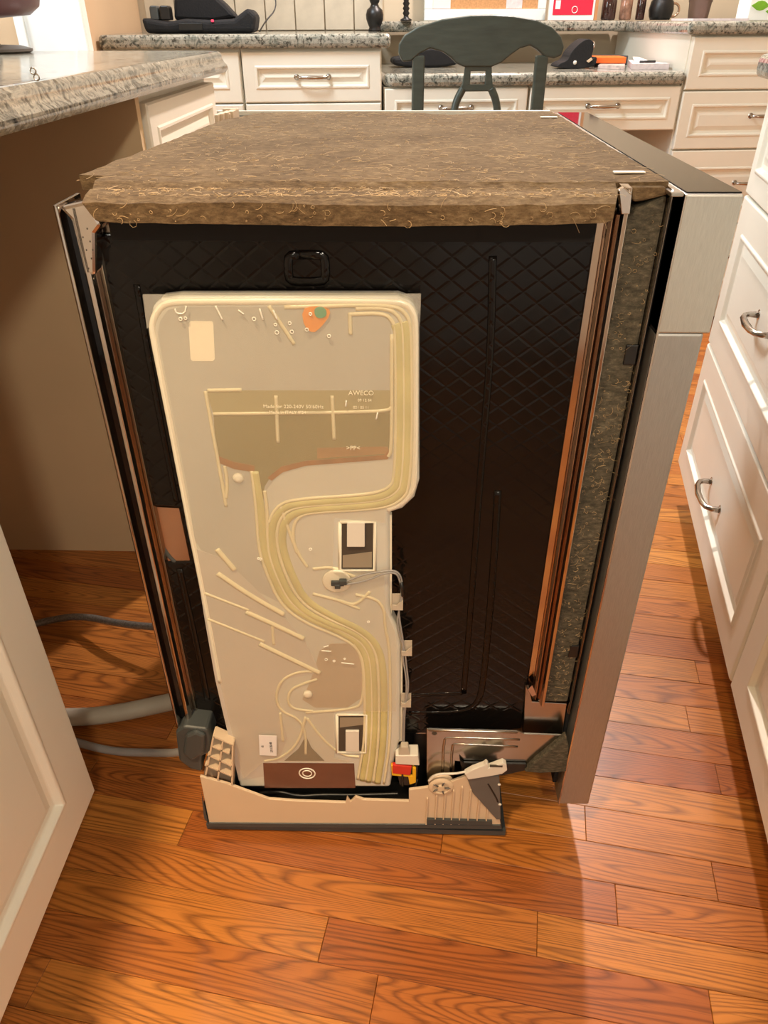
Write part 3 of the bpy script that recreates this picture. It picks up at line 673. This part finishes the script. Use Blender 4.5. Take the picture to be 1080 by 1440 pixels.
# painted reflection patch, label and lettering
MB().prism(YP([(268,452),(298,452),(300,455),(302,505),(299,508),(271,508),(268,505),(265,455)], TY-.0007), TY-.0007, TY).build('painted_reflection', mat('reflection_cream', (250,240,214), .4, 0, .02, 20), tank)  # bright reflection on the tank put in as a pale plate
lab = MB().prism(YP([(364,1034),(389,1035),(389,1063),(365,1062)], TY-.004), TY-.0040, TY-.0036).build('paper_label', M_PAPER, tank)
x, z = Y(382, 1048, TY-.001); text('label_print', '271120-48', (x, TY-.0043, z), .0046, M_INK, lab, (R(90), R(-90), 0), .0001)
x, z = Y(370, 1047, TY-.001); text('label_print', '15', (x, TY-.0043, z), .0042, M_INK, lab, (R(90), R(-90), 0), .0001)
for s, px, py, size in (('AWECO', 508, 551, .0062), ('Made for 220-240V 50/60Hz', 413, 570, .0048), ('Made in ITALY IP54', 405, 578, .0042), ('>PP<', 497, 628, .0062), ('09 12 64', 513, 561, .0036), ('021 05 11', 508, 571, .0036)):
    x, z = Y(px, py, TY-.001); text('moulded_lettering', s, (x, TY-.0040, z), size, M_EMB, tank, extrude=.0002)
# droplets and scratches
for px, py, r in ((255,447,.0012),(262,446,.0010),(358,447,.0013),(390,466,.0014),(411,465,.0013),(432,462,.0012),(463,471,.0012),(408,453,.0011),(437,440,.0010),(388,455,.0010),(459,925,.0014),(470,927,.0012),(485,924,.0010),(367,784,.0012),(364,783,.0010),(518,872,.0012),(437,770,.0012)):
    x, z = Y(px, py, TY-.001); MB().torus((x, TY-.0039, z), r*1.15, .0005, n=12, m=5).build('droplet', M_DROP, tank, smooth=True)
for pts in ([(303,430),(308,440),(313,450)], [(335,436),(343,442)], [(365,434),(370,450)], [(384,436),(390,450)], [(487,563),(486,572)], [(531,580),(529,590)], [(246,434),(248,441),(260,441),(262,430)], [(452,915),(466,916)], [(480,932),(498,934)], [(455,910),(462,908)]):
    rib(pts, TY-.0037, .0008, M_DROP, tank, 'scratch', .8, 5, it=1)
plug = patch(chaikin([(424,436),(440,430),(462,434),(465,442),(452,460),(440,469),(428,460)], 1), M_ORANGE, .0022, 'sensor_plug')
MB().prism(YP(chaikin([(441,432),(458,432),(460,446),(444,448)], 2), TY-.003), TY-.0034, TY-.002).build('resin_spot', M_TEAL, plug)
x, z = Y(335, 672, TY); MB().lathe_y((x, TY, z), [(.006, 0), (.0045, -.0022), (.002, -.003)]).build('moulded_boss', M_RIM, tank, smooth=True)
x, z = Y(433, 975, TY); MB().lathe_y((x, TY, z), [(.006, 0), (.0052, -.003), (.0025, -.0035)]).build('moulded_boss', M_RIM, tank, smooth=True)
# reed sensor with wires
sx, sz = Y(476, 820, TY-.004)
sens = MB().box(sx-.008, sx+.006, TY-.006, TY-.001, sz-.003, sz+.003).box(sx+.001, sx+.009, TY-.008, TY-.003, sz+.0, sz+.006).box(sx-.004, sx+.002, TY-.007, TY-.002, sz-.006, sz-.001).build('reed_sensor', M_DGREY, tank, bevel=.0006)
MB().lathe_y((sx-.002, TY-.004, sz+.001), [(.0155,.003),(.0155,.0015),(.014,.001),(.003,.001)]).build('sensor_seat', M_RIM, sens, smooth=True)
def wire(pts, r, m, name, parent, it=3):
    P = [(Y(px, py, y)[0], y, Y(px, py, y)[1]) for px, py, y in pts]
    return MB().tube(chaikin(P, it, False), r, 6).build(name, m, parent, smooth=True)
wire([(486,818,TY-.005),(510,808,TY-.006),(540,803,TY-.006),(558,802,TY-.006),(566,815,TY-.004),(564,835,TY-.002),(563,850,0),(558,875,0),(562,895,0),(569,912,0),(572,940,0),(575,965,0),(571,985,0),(569,1005,.002),(568,1045,.004)], .0011, M_WIRE, 'sensor_wire', tank)
wire([(486,822,TY-.005),(515,817,TY-.006),(540,806,TY-.007),(557,805,TY-.007),(562,815,TY-.005),(567,838,TY-.002),(560,855,0),(563,880,0),(567,900,0),(566,925,0),(571,950,0),(572,975,0),(567,1000,.002),(566,1045,.004)], .0011, M_WIRE, 'sensor_wire', tank)
for px, py in ((559,846),(572,911),(571,984)):
    x, z = Y(px, py, TY); k = MB(); k.prism([(x-.006,z-.009),(x+.006,z-.009),(x+.006,z+.005),(x+.002,z+.001),(x-.001,z-.003),(x-.006,z-.002)], TY-.004, TY-.002); k.box(x-.006, x+.006, TY+.0005, TY+.002, z-.009, z+.010); k.box(x-.006, x+.006, TY-.002, TY+.001, z-.009, z-.0075)
    k.build('cable_clip', M_CLEAR, tank)
rib([(564,818),(567,838)], -.002, .0022, M_BLACK, tank, 'cable_sleeve', 1.0, 8, it=0)

# ------------------------------------------------ base
BY = -.010
fr_poly = YP([(281,1092),(318,1102),(345,1112),(378,1124),(420,1127),(486,1129),(488,1121),(493,1128),(500,1121),(512,1125),(575,1127),(575,1111),(598,1108),(625,1103),(655,1092),(662,1088),(700,1134),(704,1160),(294,1157)], BY)
base = MB().prism(fr_poly, BY, BY+.004).build('base_tray', M_BEIGE, DW, bevel=.0008)
MB().box(.012, .43, BY+.004, .58, .004, .014).box(.012, .43, .52, .58, .014, .17).box(.012, .03, .06, .52, .014, .165).box(.40, .42, .06, .52, .014, .16).build('base_body', M_DGREY, base)
MB().prism(YP([(288,1150),(294,1157),(704,1160),(706,1166),(293,1162),(286,1130)], BY-.001), BY-.0015, .05).build('sole', M_DGREY, base, bevel=.001)
lat = MB()
def xz(px, py, y=BY): return Y(px, py, y)
for (a, b) in (((300,1036),(327,1048)), ((292,1062),(326,1078)), ((288,1076),(326,1092)), ((300,1036),(289,1090)), ((313,1043),(306,1098)), ((327,1048),(326,1104)), ((298,1050),(322,1060))):
    (x0, z0), (x1, z1) = xz(*a), xz(*b); d = Vector((x1-x0, 0, z1-z0)); nn = Vector((-d.z, 0, d.x)).normalized()*.0011
    lat.prism([(x0+nn.x, z0+nn.z), (x1+nn.x, z1+nn.z), (x1-nn.x, z1-nn.z), (x0-nn.x, z0-nn.z)], BY, BY+.016)
lat.build('bracket_lattice', M_BEIGE, base)
MB().prism(YP([(297,1034),(330,1046),(330,1106),(286,1092)], .012), .010, .016).build('bracket_web', mat('beige_shade', (190,168,142), .5, 0, .05, 10), base)
rb = [(601,1110),(614,1106),(626,1103),(638,1099),(650,1094),(662,1099),(674,1110),(686,1122)]
for px, py in rb:
    (x0, z0), (x1, z1) = xz(px, py+12, BY-.001), xz(px, 1158, BY-.001); MB().box(x0-.0008, x0+.0008, BY-.003, BY, z1, z0).build('stiffening_rib', M_BEIGE, base)
MB().prism(YP([(600,1152),(692,1155),(692,1160),(600,1158)], BY-.003), BY-.0035, BY-.0002).build('rib_shoe', M_DGREY, base)
MB().prism(YP([(656,1090),(668,1086),(702,1090),(704,1150),(698,1150),(664,1112)], BY-.001), BY-.004, BY+.010).build('end_cheek', M_MGREY, base, bevel=.001)
rib([(686,1102),(698,1122),(700,1128)], BY-.004, .0012, M_BLACK, base, 'cheek_slot', .6, 6)
for px, py in ((702,1103),(703,1131)):
    x, z = xz(px, py, BY-.004); MB().lathe_y((x, BY-.004, z), [(.0022,0),(.002,-.001),(.0008,-.0014)], 12).build('rivet', M_WHITEP, base, smooth=True)
# corner foot
MB().prism(YP([(247,1028),(258,1020),(292,1024),(298,1040),(294,1058),(284,1062),(284,1084),(268,1080),(252,1068),(249,1045)], -.004), -.006, .04).build('corner_foot', M_DGREY, DW, bevel=.003)
MB().prism(YP([(262,1030),(276,1024),(290,1030),(288,1056),(270,1066),(258,1056)], -.006), -.012, -.004).build('foot_boss', M_DGREY, DW, bevel=.004)
# sump floor behind the tray
MB().prism(YP([(345,1100),(575,1100),(575,1140),(345,1135)], .022), .022, .03).build('sump_wall', M_BLACK, DW)
wire([(365,1115,.012),(392,1112,.008),(420,1120,.006),(455,1117,.008),(500,1118,.01),(560,1116,.01)], .003, M_BLACK, 'sump_hose', DW)
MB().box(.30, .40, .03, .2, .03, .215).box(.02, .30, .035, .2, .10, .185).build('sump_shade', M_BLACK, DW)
# hinge plate and spring gear
hp = MB().prism(YP([(600,1025),(727,1028),(737,1032),(790,1034),(752,1068),(742,1074),(700,1076),(640,1070),(638,1100),(600,1100)], .004), .004, .0065).build('hinge_plate', M_STEEL, DW, bevel=.0006)
for c in ([(622,1092),(624,1040),(630,1037),(731,1040)], [(634,1085),(636,1048),(640,1046),(728,1050)], [(602,1027),(728,1030)]):
    rib(c, .004, .0018, M_STEEL, hp, 'pressed_bead', .6, 6, it=1)
x, z = Y(611, 1032, .003); MB().lathe_y((x, .0042, z), [(.0032,0),(.0032,-.0006)], 16).build('plate_hole', M_DARKH, hp)
MB().prism(YP([(737,1084),(752,1070),(796,1034),(800,1050),(796,1084),(760,1086)], -.002), -.004, .006).build('hinge_felt', M_FELTG, DW, bevel=.002)
MB().prism(YP([(646,1066),(652,1072),(740,1074),(742,1082),(706,1090),(650,1086)], .001), .0, .0035).build('hinge_arm', M_BLACK, DW, bevel=.0006)
px_, pz_ = Y(620, 1104, -.008)
pul = MB().lathe_y((px_, -.010, pz_), [(.0135,.010),(.0165,.008),(.0165,.005),(.0150,.003),(.0165,.001),(.0165,-.001),(.014,-.003),(.011,-.003),(.0105,-.001),(.005,-.001),(.0045,-.004),(.001,-.004)], 32).build('pulley', M_BEIGE, DW, smooth='auto')
for k in range(5):
    a = 2*math.pi*k/5; MB().tube([(px_+.005*math.cos(a), -.0125, pz_+.005*math.sin(a)), (px_+.0125*math.cos(a), -.0125, pz_+.0125*math.sin(a))], .0011, 6).build('spoke', M_MGREY, pul, smooth=True)
wire([(603,1098,-.011),(612,1089,-.012),(628,1088,-.013),(640,1088,-.013),(655,1085,-.013)], .0016, M_WHITEP, 'spring_cord', DW, 2)
MB().prism(YP([(653,1086),(664,1080),(680,1074),(684,1071),(687,1074),(686,1078),(707,1070),(712,1073),(713,1081),(706,1086),(684,1090),(658,1094)], -.014), -.017, -.009).build('cord_clip', M_WHITEP, DW, bevel=.0012)
x, z = Y(700, 1077, -.017); MB().box(x-.010, x+.006, -.0176, -.016, z-.002, z+.001).build('clip_slot', M_DARKH, DW)
# connector block with red and yellow levers
cx, cz = Y(570, 1078, 0)
con = MB().prism(YP([(556,1060),(588,1060),(590,1074),(556,1072)], -.003), -.006, .012).build('connector_cap', M_WHITEP, DW, bevel=.001)
MB().prism(YP([(556,1074),(588,1076),(586,1104),(562,1102)], .0), -.002, .014).build('connector_body', M_BLACK, con, bevel=.001)
MB().prism(YP([(552,1073),(579,1076),(577,1088),(552,1085)], -.003), -.006, -.001).build('red_lever', M_RED, con, bevel=.0008)
MB().prism(YP([(550,1074),(556,1074),(556,1086),(580,1089),(580,1077),(585,1078),(585,1098),(576,1101),(574,1090),(551,1088)], -.002), -.005, .0).build('yellow_lever', M_YEL, con, bevel=.0008)
MB().prism(YP([(564,1048),(574,1048),(577,1060),(560,1060)], -.002), -.005, .004).build('connector_neck', M_CLEAR, con, bevel=.001)
for p_ in ([(566,1090,-.006),(566,1105,-.004)], [(587,1096,-.004),(583,1108,-.004)]):
    wire(p_, .0014, M_BLACK, 'lead', con, 0)
# hoses and cord at the back
def hose(pts, r, m, name, label=None):
    P = [tuple(p) for p in pts]; return MB().tube(chaikin(P, 3, False), r, 12).build(name, m, DW, smooth=True)
hose([(-.62,.25,.012),(-.45,.372,.013),(-.38,.41,.013),(-.31,.405,.03),(-.22,.36,.05),(-.10,.33,.07),(.01,.30,.10)], .0065, M_BRAID, 'supply_hose')
hose([(-.62,.20,.017),(-.42,.165,.017),(-.28,.175,.017),(-.20,.178,.018),(-.10,.205,.022),(.02,.22,.05)], .0145, M_HOSE, 'drain_hose')
hose([(-.60,.10,.008),(-.36,.15,.008),(-.27,.148,.008),(-.17,.115,.012),(-.09,.10,.03),(-.03,.07,.07),(.02,.06,.12)], .006, M_WIRE, 'power_cord')

# ================================================================== GREEN CHAIR
CV = -.20
ch_c = G(gat(672,60,CV)[0], CV+.18, 0)
ch_ = thing('dining_chair', (ch_c.x, ch_c.y, 0), 'dark green painted chair with wide curved crest rail, tucked at the desk', 'chair')
def GP(pts, v): return [gat(px, py, v) for px, py in pts]
crest = [(560,75),(561,62),(569,49),(588,37.5),(622,27),(663,21.5),(690,20.5),(720,22.5),(753,28),(775,38),(788,52),(792,66),(788,78),(778,82),(766,80),(753,69),(744,64),(730,68),(716,78),(704,88),(690,94),(652,94),(641,89),(632,80),(622,73),(604,68),(590,75),(577,86),(566,87)]
MB(G).prism(GP(crest, CV), CV-.012, CV+.012).build('crest_rail', M_GREEN, ch_, bevel=.004, seg=3)
zb_ = .0
for (pa, pb) in (((580,80),(597,80)), ((754,72),(771,72))):
    u0 = gat(*pa, CV)[0]; u1 = gat(*pb, CV)[0]; zt_ = gat(pa[0], 66, CV)[1]-.02
    MB(G).prism([(u0, 0), (u1, 0), (u1, zt_), (u0, zt_)], CV-.011, CV+.011).build('back_post', M_GREEN, ch_, bevel=.004)
ua = gat(655,95,CV)[0]; ub = gat(690,95,CV)[0]; um = (ua+ub)/2; zc_ = gat(670,93,CV)[1]
sp = MB(G)
hw = (ub-ua)/2
sp.prism([(um-hw,zc_+.01),(um-hw*.62,zc_+.01),(um-hw*.62,zc_-.03),(um-hw*.62,zc_-.045),(um-hw*1.25,zc_-.05),(um-hw*1.15,zc_-.03)], CV-.008, CV+.008)
sp.prism([(um+hw,zc_+.01),(um+hw*.62,zc_+.01),(um+hw*.62,zc_-.03),(um+hw*.62,zc_-.045),(um+hw*1.25,zc_-.05),(um+hw*1.15,zc_-.03)], CV-.008, CV+.008)
sp.prism([(um-hw*1.25,zc_-.044),(um+hw*1.25,zc_-.044),(um+hw*1.4,zc_-.062),(um-hw*1.4,zc_-.062)], CV-.008, CV+.008)
sp.prism([(um-hw*.7,zc_+.012),(um+hw*.7,zc_+.012),(um+hw*.7,zc_-.012),(um-hw*.7,zc_-.012)], CV-.008, CV+.008)
sp.build('splat', M_GREEN, ch_, bevel=.002)
for s_ in (-1, 1):
    P = [(um+s_*hw*1.15, CV, zc_-.055), (um+s_*hw*1.7, CV, zc_-.09), (um+s_*hw*1.95, CV, zc_-.15), (um+s_*hw*1.6, CV, zc_-.25), (um+s_*hw*.9, CV, zc_-.36), (um+s_*hw*.8, CV, .46)]
    MB(G).tube(chaikin(P, 2, False), .011, 8).build('splat_branch', M_GREEN, ch_, smooth=True)
ucl = gat(580,80,CV)[0]; ucr = gat(771,72,CV)[0]
MB(G).slab([(ucl-.01,CV-.005),(ucr+.01,CV-.005),(ucr+.04,CV+.40),(ucl-.04,CV+.40)], .435, .465).build('seat', M_GREEN, ch_, bevel=.008)
for uu in (ucl-.01, ucr-.03): MB(G).box(uu, uu+.036, CV+.34, CV+.376, 0, .434).build('leg', M_GREEN, ch_, bevel=.003)

# ================================================================== THINGS ON THE BACK COUNTERS
def gbox(px0, py0, px1, py1, v, d, m, name, label, cat, zb, bevel=.006, group=None):
    (u0, z1), (u1, _) = gat(px0, py0, v), gat(px1, py0, v)
    return MB(G).box(u0, u1, v, v+d, zb, z1).build(name, m, bevel=bevel, label=label, cat=cat, group=group)
# black bag
bv = .12
bu = lambda px: gat(px, 40, bv)[0]
bz = lambda py: gat(280, py, bv)[1] - gat(280, 45, bv)[1] + LZ
bag = thing('equipment_bag', G((bu(200)+bu(360))/2, bv+.1, LZ), 'black fabric equipment bag slumped on the back counter', 'bag')
MB(G).prism([(bu(204),LZ+.001),(bu(357),LZ+.001),(bu(362),bz(20)),(bu(352),bz(8)),(bu(330),bz(24)),(bu(300),bz(26)),(bu(262),bz(24)),(bu(236),bz(28)),(bu(200),bz(22))], bv, bv+.20).build('bag_body', M_FABB, bag, bevel=.012, seg=3)
MB(G).prism([(bu(242),bz(26)),(bu(246),bz(-8)),(bu(300),bz(-14)),(bu(316),bz(2)),(bu(332),bz(22)),(bu(300),bz(28))], bv+.06, bv+.18).build('bag_flap', M_FABB, bag, bevel=.01, seg=2)
for a, b in ((212,224), (226,240)):
    MB(G).prism([(bu(a),bz(26)),(bu(b),bz(26)),(bu(b),bz(7)),(bu(b-3),bz(5)),(bu(a+2),bz(5)),(bu(a),bz(8))], bv+.02, bv+.08).build('buckle', M_DGREY if a == 212 else M_BLACK, bag, bevel=.004)
u_, z_ = bu(300), bz(27); MB(G).box(u_-.004, u_+.004, bv-.003, bv+.002, z_-.003, z_+.003).build('indicator_light', mat('red_led', (220,40,70), .4, 0, .02, 10, emis=((255,60,90), 1.2)), bag, bevel=.001)
MB(G).box(bu(252), bu(285), bv-.003, bv+.001, bz(40), bz(30)).build('pocket', M_BLACK, bag, bevel=.001)
cp_ = [(bu(362),bv+.1,LZ+.004),(bu(370),bv+.16,bz(28)+.0),(bu(388),bv+.2,bz(8)),(bu(384),bv+.22,bz(-20))]
MB(G).tube(chaikin(cp_, 2, False), .0022, 6).build('bag_cable', M_BLACK, bag, smooth=True)
# dark urn figurine and twisted candlestick
p = G(gat(527,36,.42)[0], .42, LZ); k = .024
urn = MB().lathe((p.x, p.y, LZ), [(.022,0),(.022,.006),(.019,.012),(.024,.022),(.029,.036),(.030,.048),(.026,.062),(.016,.070),(.012,.078),(.016,.084),(.019,.094),(.014,.104),(.006,.11)], 24).build('urn_figurine', M_BLACK, smooth=True, label='small black urn shaped figurine near the corner of the back counter', cat='figurine')
p = G(gat(571,30,.5)[0], .5, LZ); prof = [(.020,0),(.020,.005),(.010,.010)]
for i in range(6): prof += [(.008,.016+i*.014), (.0125,.023+i*.014)]
MB().lathe((p.x, p.y, RZ+.0025), prof+[(.009,.104),(.012,.108)], 16).build('candlestick', M_BLACK, smooth=True, label='black turned candlestick on the ledge left of the chair', cat='candlestick')
# bulletin board: white frame with cork and papers
v = .63; zz = RZ+.003
bd = thing('bulletin_board', G(.75, v, zz), 'white framed cork board leaning on the wall above the chair', 'board')
u0, u1 = gat(597,10,v)[0], gat(768,10,v)[0]
MB(G).box(u0, u1, v, v+.02, zz, zz+.035).build('frame_rail', M_WHITE, bd, bevel=.002)
for a in (u0, u1-.03): MB(G).box(a, a+.03, v, v+.02, zz+.035, zz+.40).build('frame_stile', M_WHITE, bd, bevel=.002)
MB(G).box(u0, u1, v, v+.02, zz+.40, zz+.43).build('frame_rail', M_WHITE, bd, bevel=.002)
MB(G).box(u0+.03, u1-.03, v+.008, v+.016, zz+.035, zz+.40).build('cork_panel', M_CORK, bd)
for a, b, m_ in ((600,634,M_PAPER), (705,735,M_PAPERP)):
    MB(G).box(gat(a,5,v)[0]+.02, gat(b,5,v)[0], v+.006, v+.008, zz+.037, zz+.14).build('pinned_note', m_, bd)
# red sign in a white frame
v = .56
u0, u1 = gat(772,15,v)[0], gat(836,15,v)[0]; zz = RZ+.003
sg = thing('red_sign', G((u0+u1)/2, v, zz), 'red and white card sign standing on the ledge right of the chair', 'sign')
MB(G).box(u0, u1, v, v+.012, zz, zz+.16).build('card', M_WHITE, sg, bevel=.001)
MB(G).box(u0+.014, u1-.008, v-.0008, v, zz+.016, zz+.15).build('red_print', mat('red_print', (212,40,70), .35, 0, .02, 10), sg)
MB(G).box(u0+.022, u0+.040, v-.0014, v-.0006, zz+.034, zz+.06).build('white_patch', M_WHITE, sg)
um_ = (u0+u1)/2+.01; MB(G).torus((um_, v-.001, zz+.032), .010, .0012).build('white_oval', M_WHITE, sg)
MB(G).box(u1+.001, u1+.012, v, v+.02, zz, zz+.17).build('wooden_edge', mat('light_wood', (196,140,92), .5, 0, .1, 40), sg)
# jars
jl = ((858,.026,'dark amber glass jar beside the red sign'), (882,.022,'clear and amber glass jar second from the red sign'), (903,.016,'narrow dark bottle left of the black pot'))
for px, r, lb in jl:
    p = G(gat(px,15,.56)[0], .575, 0)
    MB().lathe((p.x, p.y, RZ+.003), [(r*.9,0),(r,.005),(r,.06),(r*.8,.075),(r*.7,.085),(r*.72,.10)], 20).build('glass_jar', M_GLASSD if px != 882 else mat('amber_glass', (150,112,92), .1, 0, .6, 40, spec=.8), smooth=True, label=lb, cat='jar', group='jars on the ledge')
p = G(gat(931,15,.55)[0], .56, 0)
pot = MB().lathe((p.x, p.y, RZ+.003), [(.034,0),(.040,.01),(.044,.03),(.040,.055),(.030,.068),(.034,.078)], 24).build('black_pot', M_BLACK, smooth=True, label='round black pot with a copper handle on the ledge', cat='pot')
MB().torus((p.x+.042, p.y-.01, RZ+.033), .02, .004, 'y').build('copper_handle', M_COPPER, pot, smooth=True)
p = G(gat(983,15,.30)[0], .30, 0)
MB().lathe((p.x, p.y, RZ+.001), [(.030,0),(.032,.004),(.036,.05),(.038,.052),(.040,.12)], 24).build('brown_planter', M_TERRA, smooth=True, label='tall brown ceramic pot on the right back counter', cat='pot')
def sheet(pts, z0, th, m, name, label, cat='paper', group=None, curl=0):
    b = MB(G).slab(pts, z0, z0+th); 
    if curl: b.V[-1].z += curl; b.V[-2].z += curl; b.V[2].z += curl; b.V[3].z += curl
    return b.build(name, m, label=label, cat=cat, group=group)
ua, ub = gat(972,25,.08)[0], gat(1046,20,.08)[0]
sheet([(ua,.06),(ub,.04),(ub+.01,.26),(ua+.02,.28)], RZ+.001, .006, M_PAPERP, 'paper_stack', 'loose pale papers lying on the right back counter')
ua = gat(1052,20,.12)[0]
lb_ = MB(G).box(ua, ua+.16, .12, .20, RZ+.001, RZ+.19).build('leaf_box', M_WHITE, bevel=.002, label='white box printed with green leaves at the top right corner', cat='box')
for k, (du, dz, r) in enumerate(((.035,.04,.022),(.075,.075,.03),(.03,.09,.02),(.08,.025,.018))):
    pts = [(ua+du+r*math.cos(t_)*(1.4 if abs(math.cos(t_)) > .9 else 1), RZ+dz+r*.6*math.sin(t_)) for t_ in [i*math.pi/6 for i in range(12)]]
    MB(G).prism(pts, .1192, .1200).build('leaf_print', M_LEAF, lb_)
# on the desk
v = .16; hat = thing('black_hat', G(gat(820,70,v)[0], v+.05, DZ), 'black cap with a clip lying on the desk right of the chair', 'cap')
uo = lambda px: gat(px, 75, v)[0]; zo = lambda py: DZ + (gat(820,py,v)[1]-gat(820,86,v)[1])
MB(G).prism(chaikin([(uo(785),DZ+.001),(uo(840),DZ+.001),(uo(841),zo(66)),(uo(832),zo(75)),(uo(835),zo(50)),(uo(826),zo(42)),(uo(815),zo(48)),(uo(803),zo(62)),(uo(800),zo(74)),(uo(788),zo(78))], 2), v, v+.09).build('crown', M_FABB, hat, bevel=.006)
MB(G).lathe_y((uo(810), v-.002, zo(77)), [(.006,.003),(.006,0),(.003,-.002)], 12).build('snap', M_WHITEP, hat, smooth=True)
MB(G).torus((uo(834), v+.01, zo(52)), .008, .003, 'x').build('clip_ring', M_CHROME, hat, smooth=True)
MB(G).prism([(uo(826),zo(75)),(uo(832),zo(70)),(uo(834),zo(73)),(uo(829),zo(77))], v-.004, v+.0).build('buckle', M_BEIGE, hat)
ua, ub = gat(840,80,.2)[0], gat(885,75,.2)[0]
MB(G).slab([(ua,.24),(ub,.22),(ub+.02,.36),(ua+.02,.38)], DZ+.012, DZ+.03).build('orange_folder', M_ORANGE if False else mat('orange_card', (240,110,36), .5, 0, .04, 20), bevel=.002, label='bright orange folder among the papers on the desk', cat='folder')
P = lambda px, v_: gat(px, 85, v_)[0]
sheet([(P(842,.16),.16),(P(880,.10),.10),(P(882,.26),.28),(P(850,.3),.32)], DZ+.0005, .010, M_MAG, 'magazine', 'glossy open magazine on the desk beside the black cap', 'magazine', 'papers on the desk')
sheet([(P(890,.09),.09),(dr-.012,.09),(dr-.012,.36),(P(892,.3),.36)], DZ+.0005, .016, M_PAPERP, 'paper_stack', 'stack of pinkish papers at the right end of the desk', 'paper', 'papers on the desk')
sheet([(P(892,.2),.2),(dr-.05,.16),(dr-.03,.32),(P(895,.3),.34)], DZ+.0175, .003, M_PAPER, 'magazine', 'white leaflet lying on top of the pinkish papers', 'magazine', 'papers on the desk', .006)
MB(G).slab([(dr-.17,.36),(dr-.06,.34),(dr-.06,.44),(dr-.16,.45)], DZ+.001, DZ+.03).build('dark_notebook', M_DGREY, bevel=.002, label='dark notebook against the wall on the desk', cat='notebook')
MB(G).tube([(dr-.10,.12,DZ+.0205),(dr-.045,.13,DZ+.0205)], .0035, 8).build('pen', M_BLACK, smooth=True, label='black pen on the papers at the right of the desk', cat='pen')
# dark bag behind the chair
v = .30; us = lambda px: gat(px, 80, v)[0]
MB(G).prism(chaikin([(us(552),DZ+.001),(us(648),DZ+.001),(us(640),DZ+.035),(us(615),DZ+.06),(us(590),DZ+.055),(us(565),DZ+.03),(us(553),DZ+.03)], 2), v, v+.12).build('dark_handbag', M_FABB, bevel=.008, label='dark soft bag on the desk half hidden behind the chair', cat='bag')

# ================================================================== FAR LEFT
# tall white cabinet end
wz = 1.60
p0 = aty(12, 40, wz); p1 = aty(127, 80, wz)
x0 = aty(33, 82, wz).x; x1 = aty(128, 82, wz).x
tc_ = thing('tall_cabinet', ((x0+x1)/2, wz+.2, 0), 'tall white cabinet beyond the far end of the peninsula', 'cabinet')
MB().box(x0, x1, wz, wz+.03, 0, 2.2).build('carcass', M_WHITE, tc_)
MB().box(x1-.03, x1, wz-.008, wz, 0, 2.2).box(x0, x0+.025, wz-.008, wz, 0, 2.2).build('corner_trim', M_WHITE, tc_, bevel=.002)
# stand with steel rods on a disc base
p = atz(-22, 74, .90)
st = thing('tabletop_stand', (p.x, p.y, .8995), 'maroon topped stand with steel rods and grey disc base at the top left corner', 'stand')
MB().lathe((p.x, p.y, .8995), [(.085,0),(.09,.003),(.09,.007),(.07,.012),(.02,.014)], 32).build('disc_base', M_MGREY, st, smooth='auto')
MB().tube([(p.x+.03,p.y,.912),(p.x+.012,p.y,1.02)], .006, 8).build('rod', M_CHROME, st, smooth=True)
MB().tube([(p.x+.005,p.y,.912),(p.x-.06,p.y,1.02)], .006, 8).build('rod', M_CHROME, st, smooth=True)
MB().lathe((p.x+.01, p.y, .955), [(.02,0),(.09,.006),(.11,.02),(.12,.05),(.12,.09)], 32).build('maroon_bowl', M_MARW, st, smooth=True)
p = atz(51, 114, .90)
rg = thing('key_ring', (p.x, p.y, .8995), 'two small linked metal rings on the tan peninsula counter', 'ring')
for dx, dz in ((.001,.0038), (-.001,.0094)): MB().torus((p.x+dx, p.y, .8995+dz), .0028, .0008, 'y').build('ring', M_NICK, rg, smooth=True)
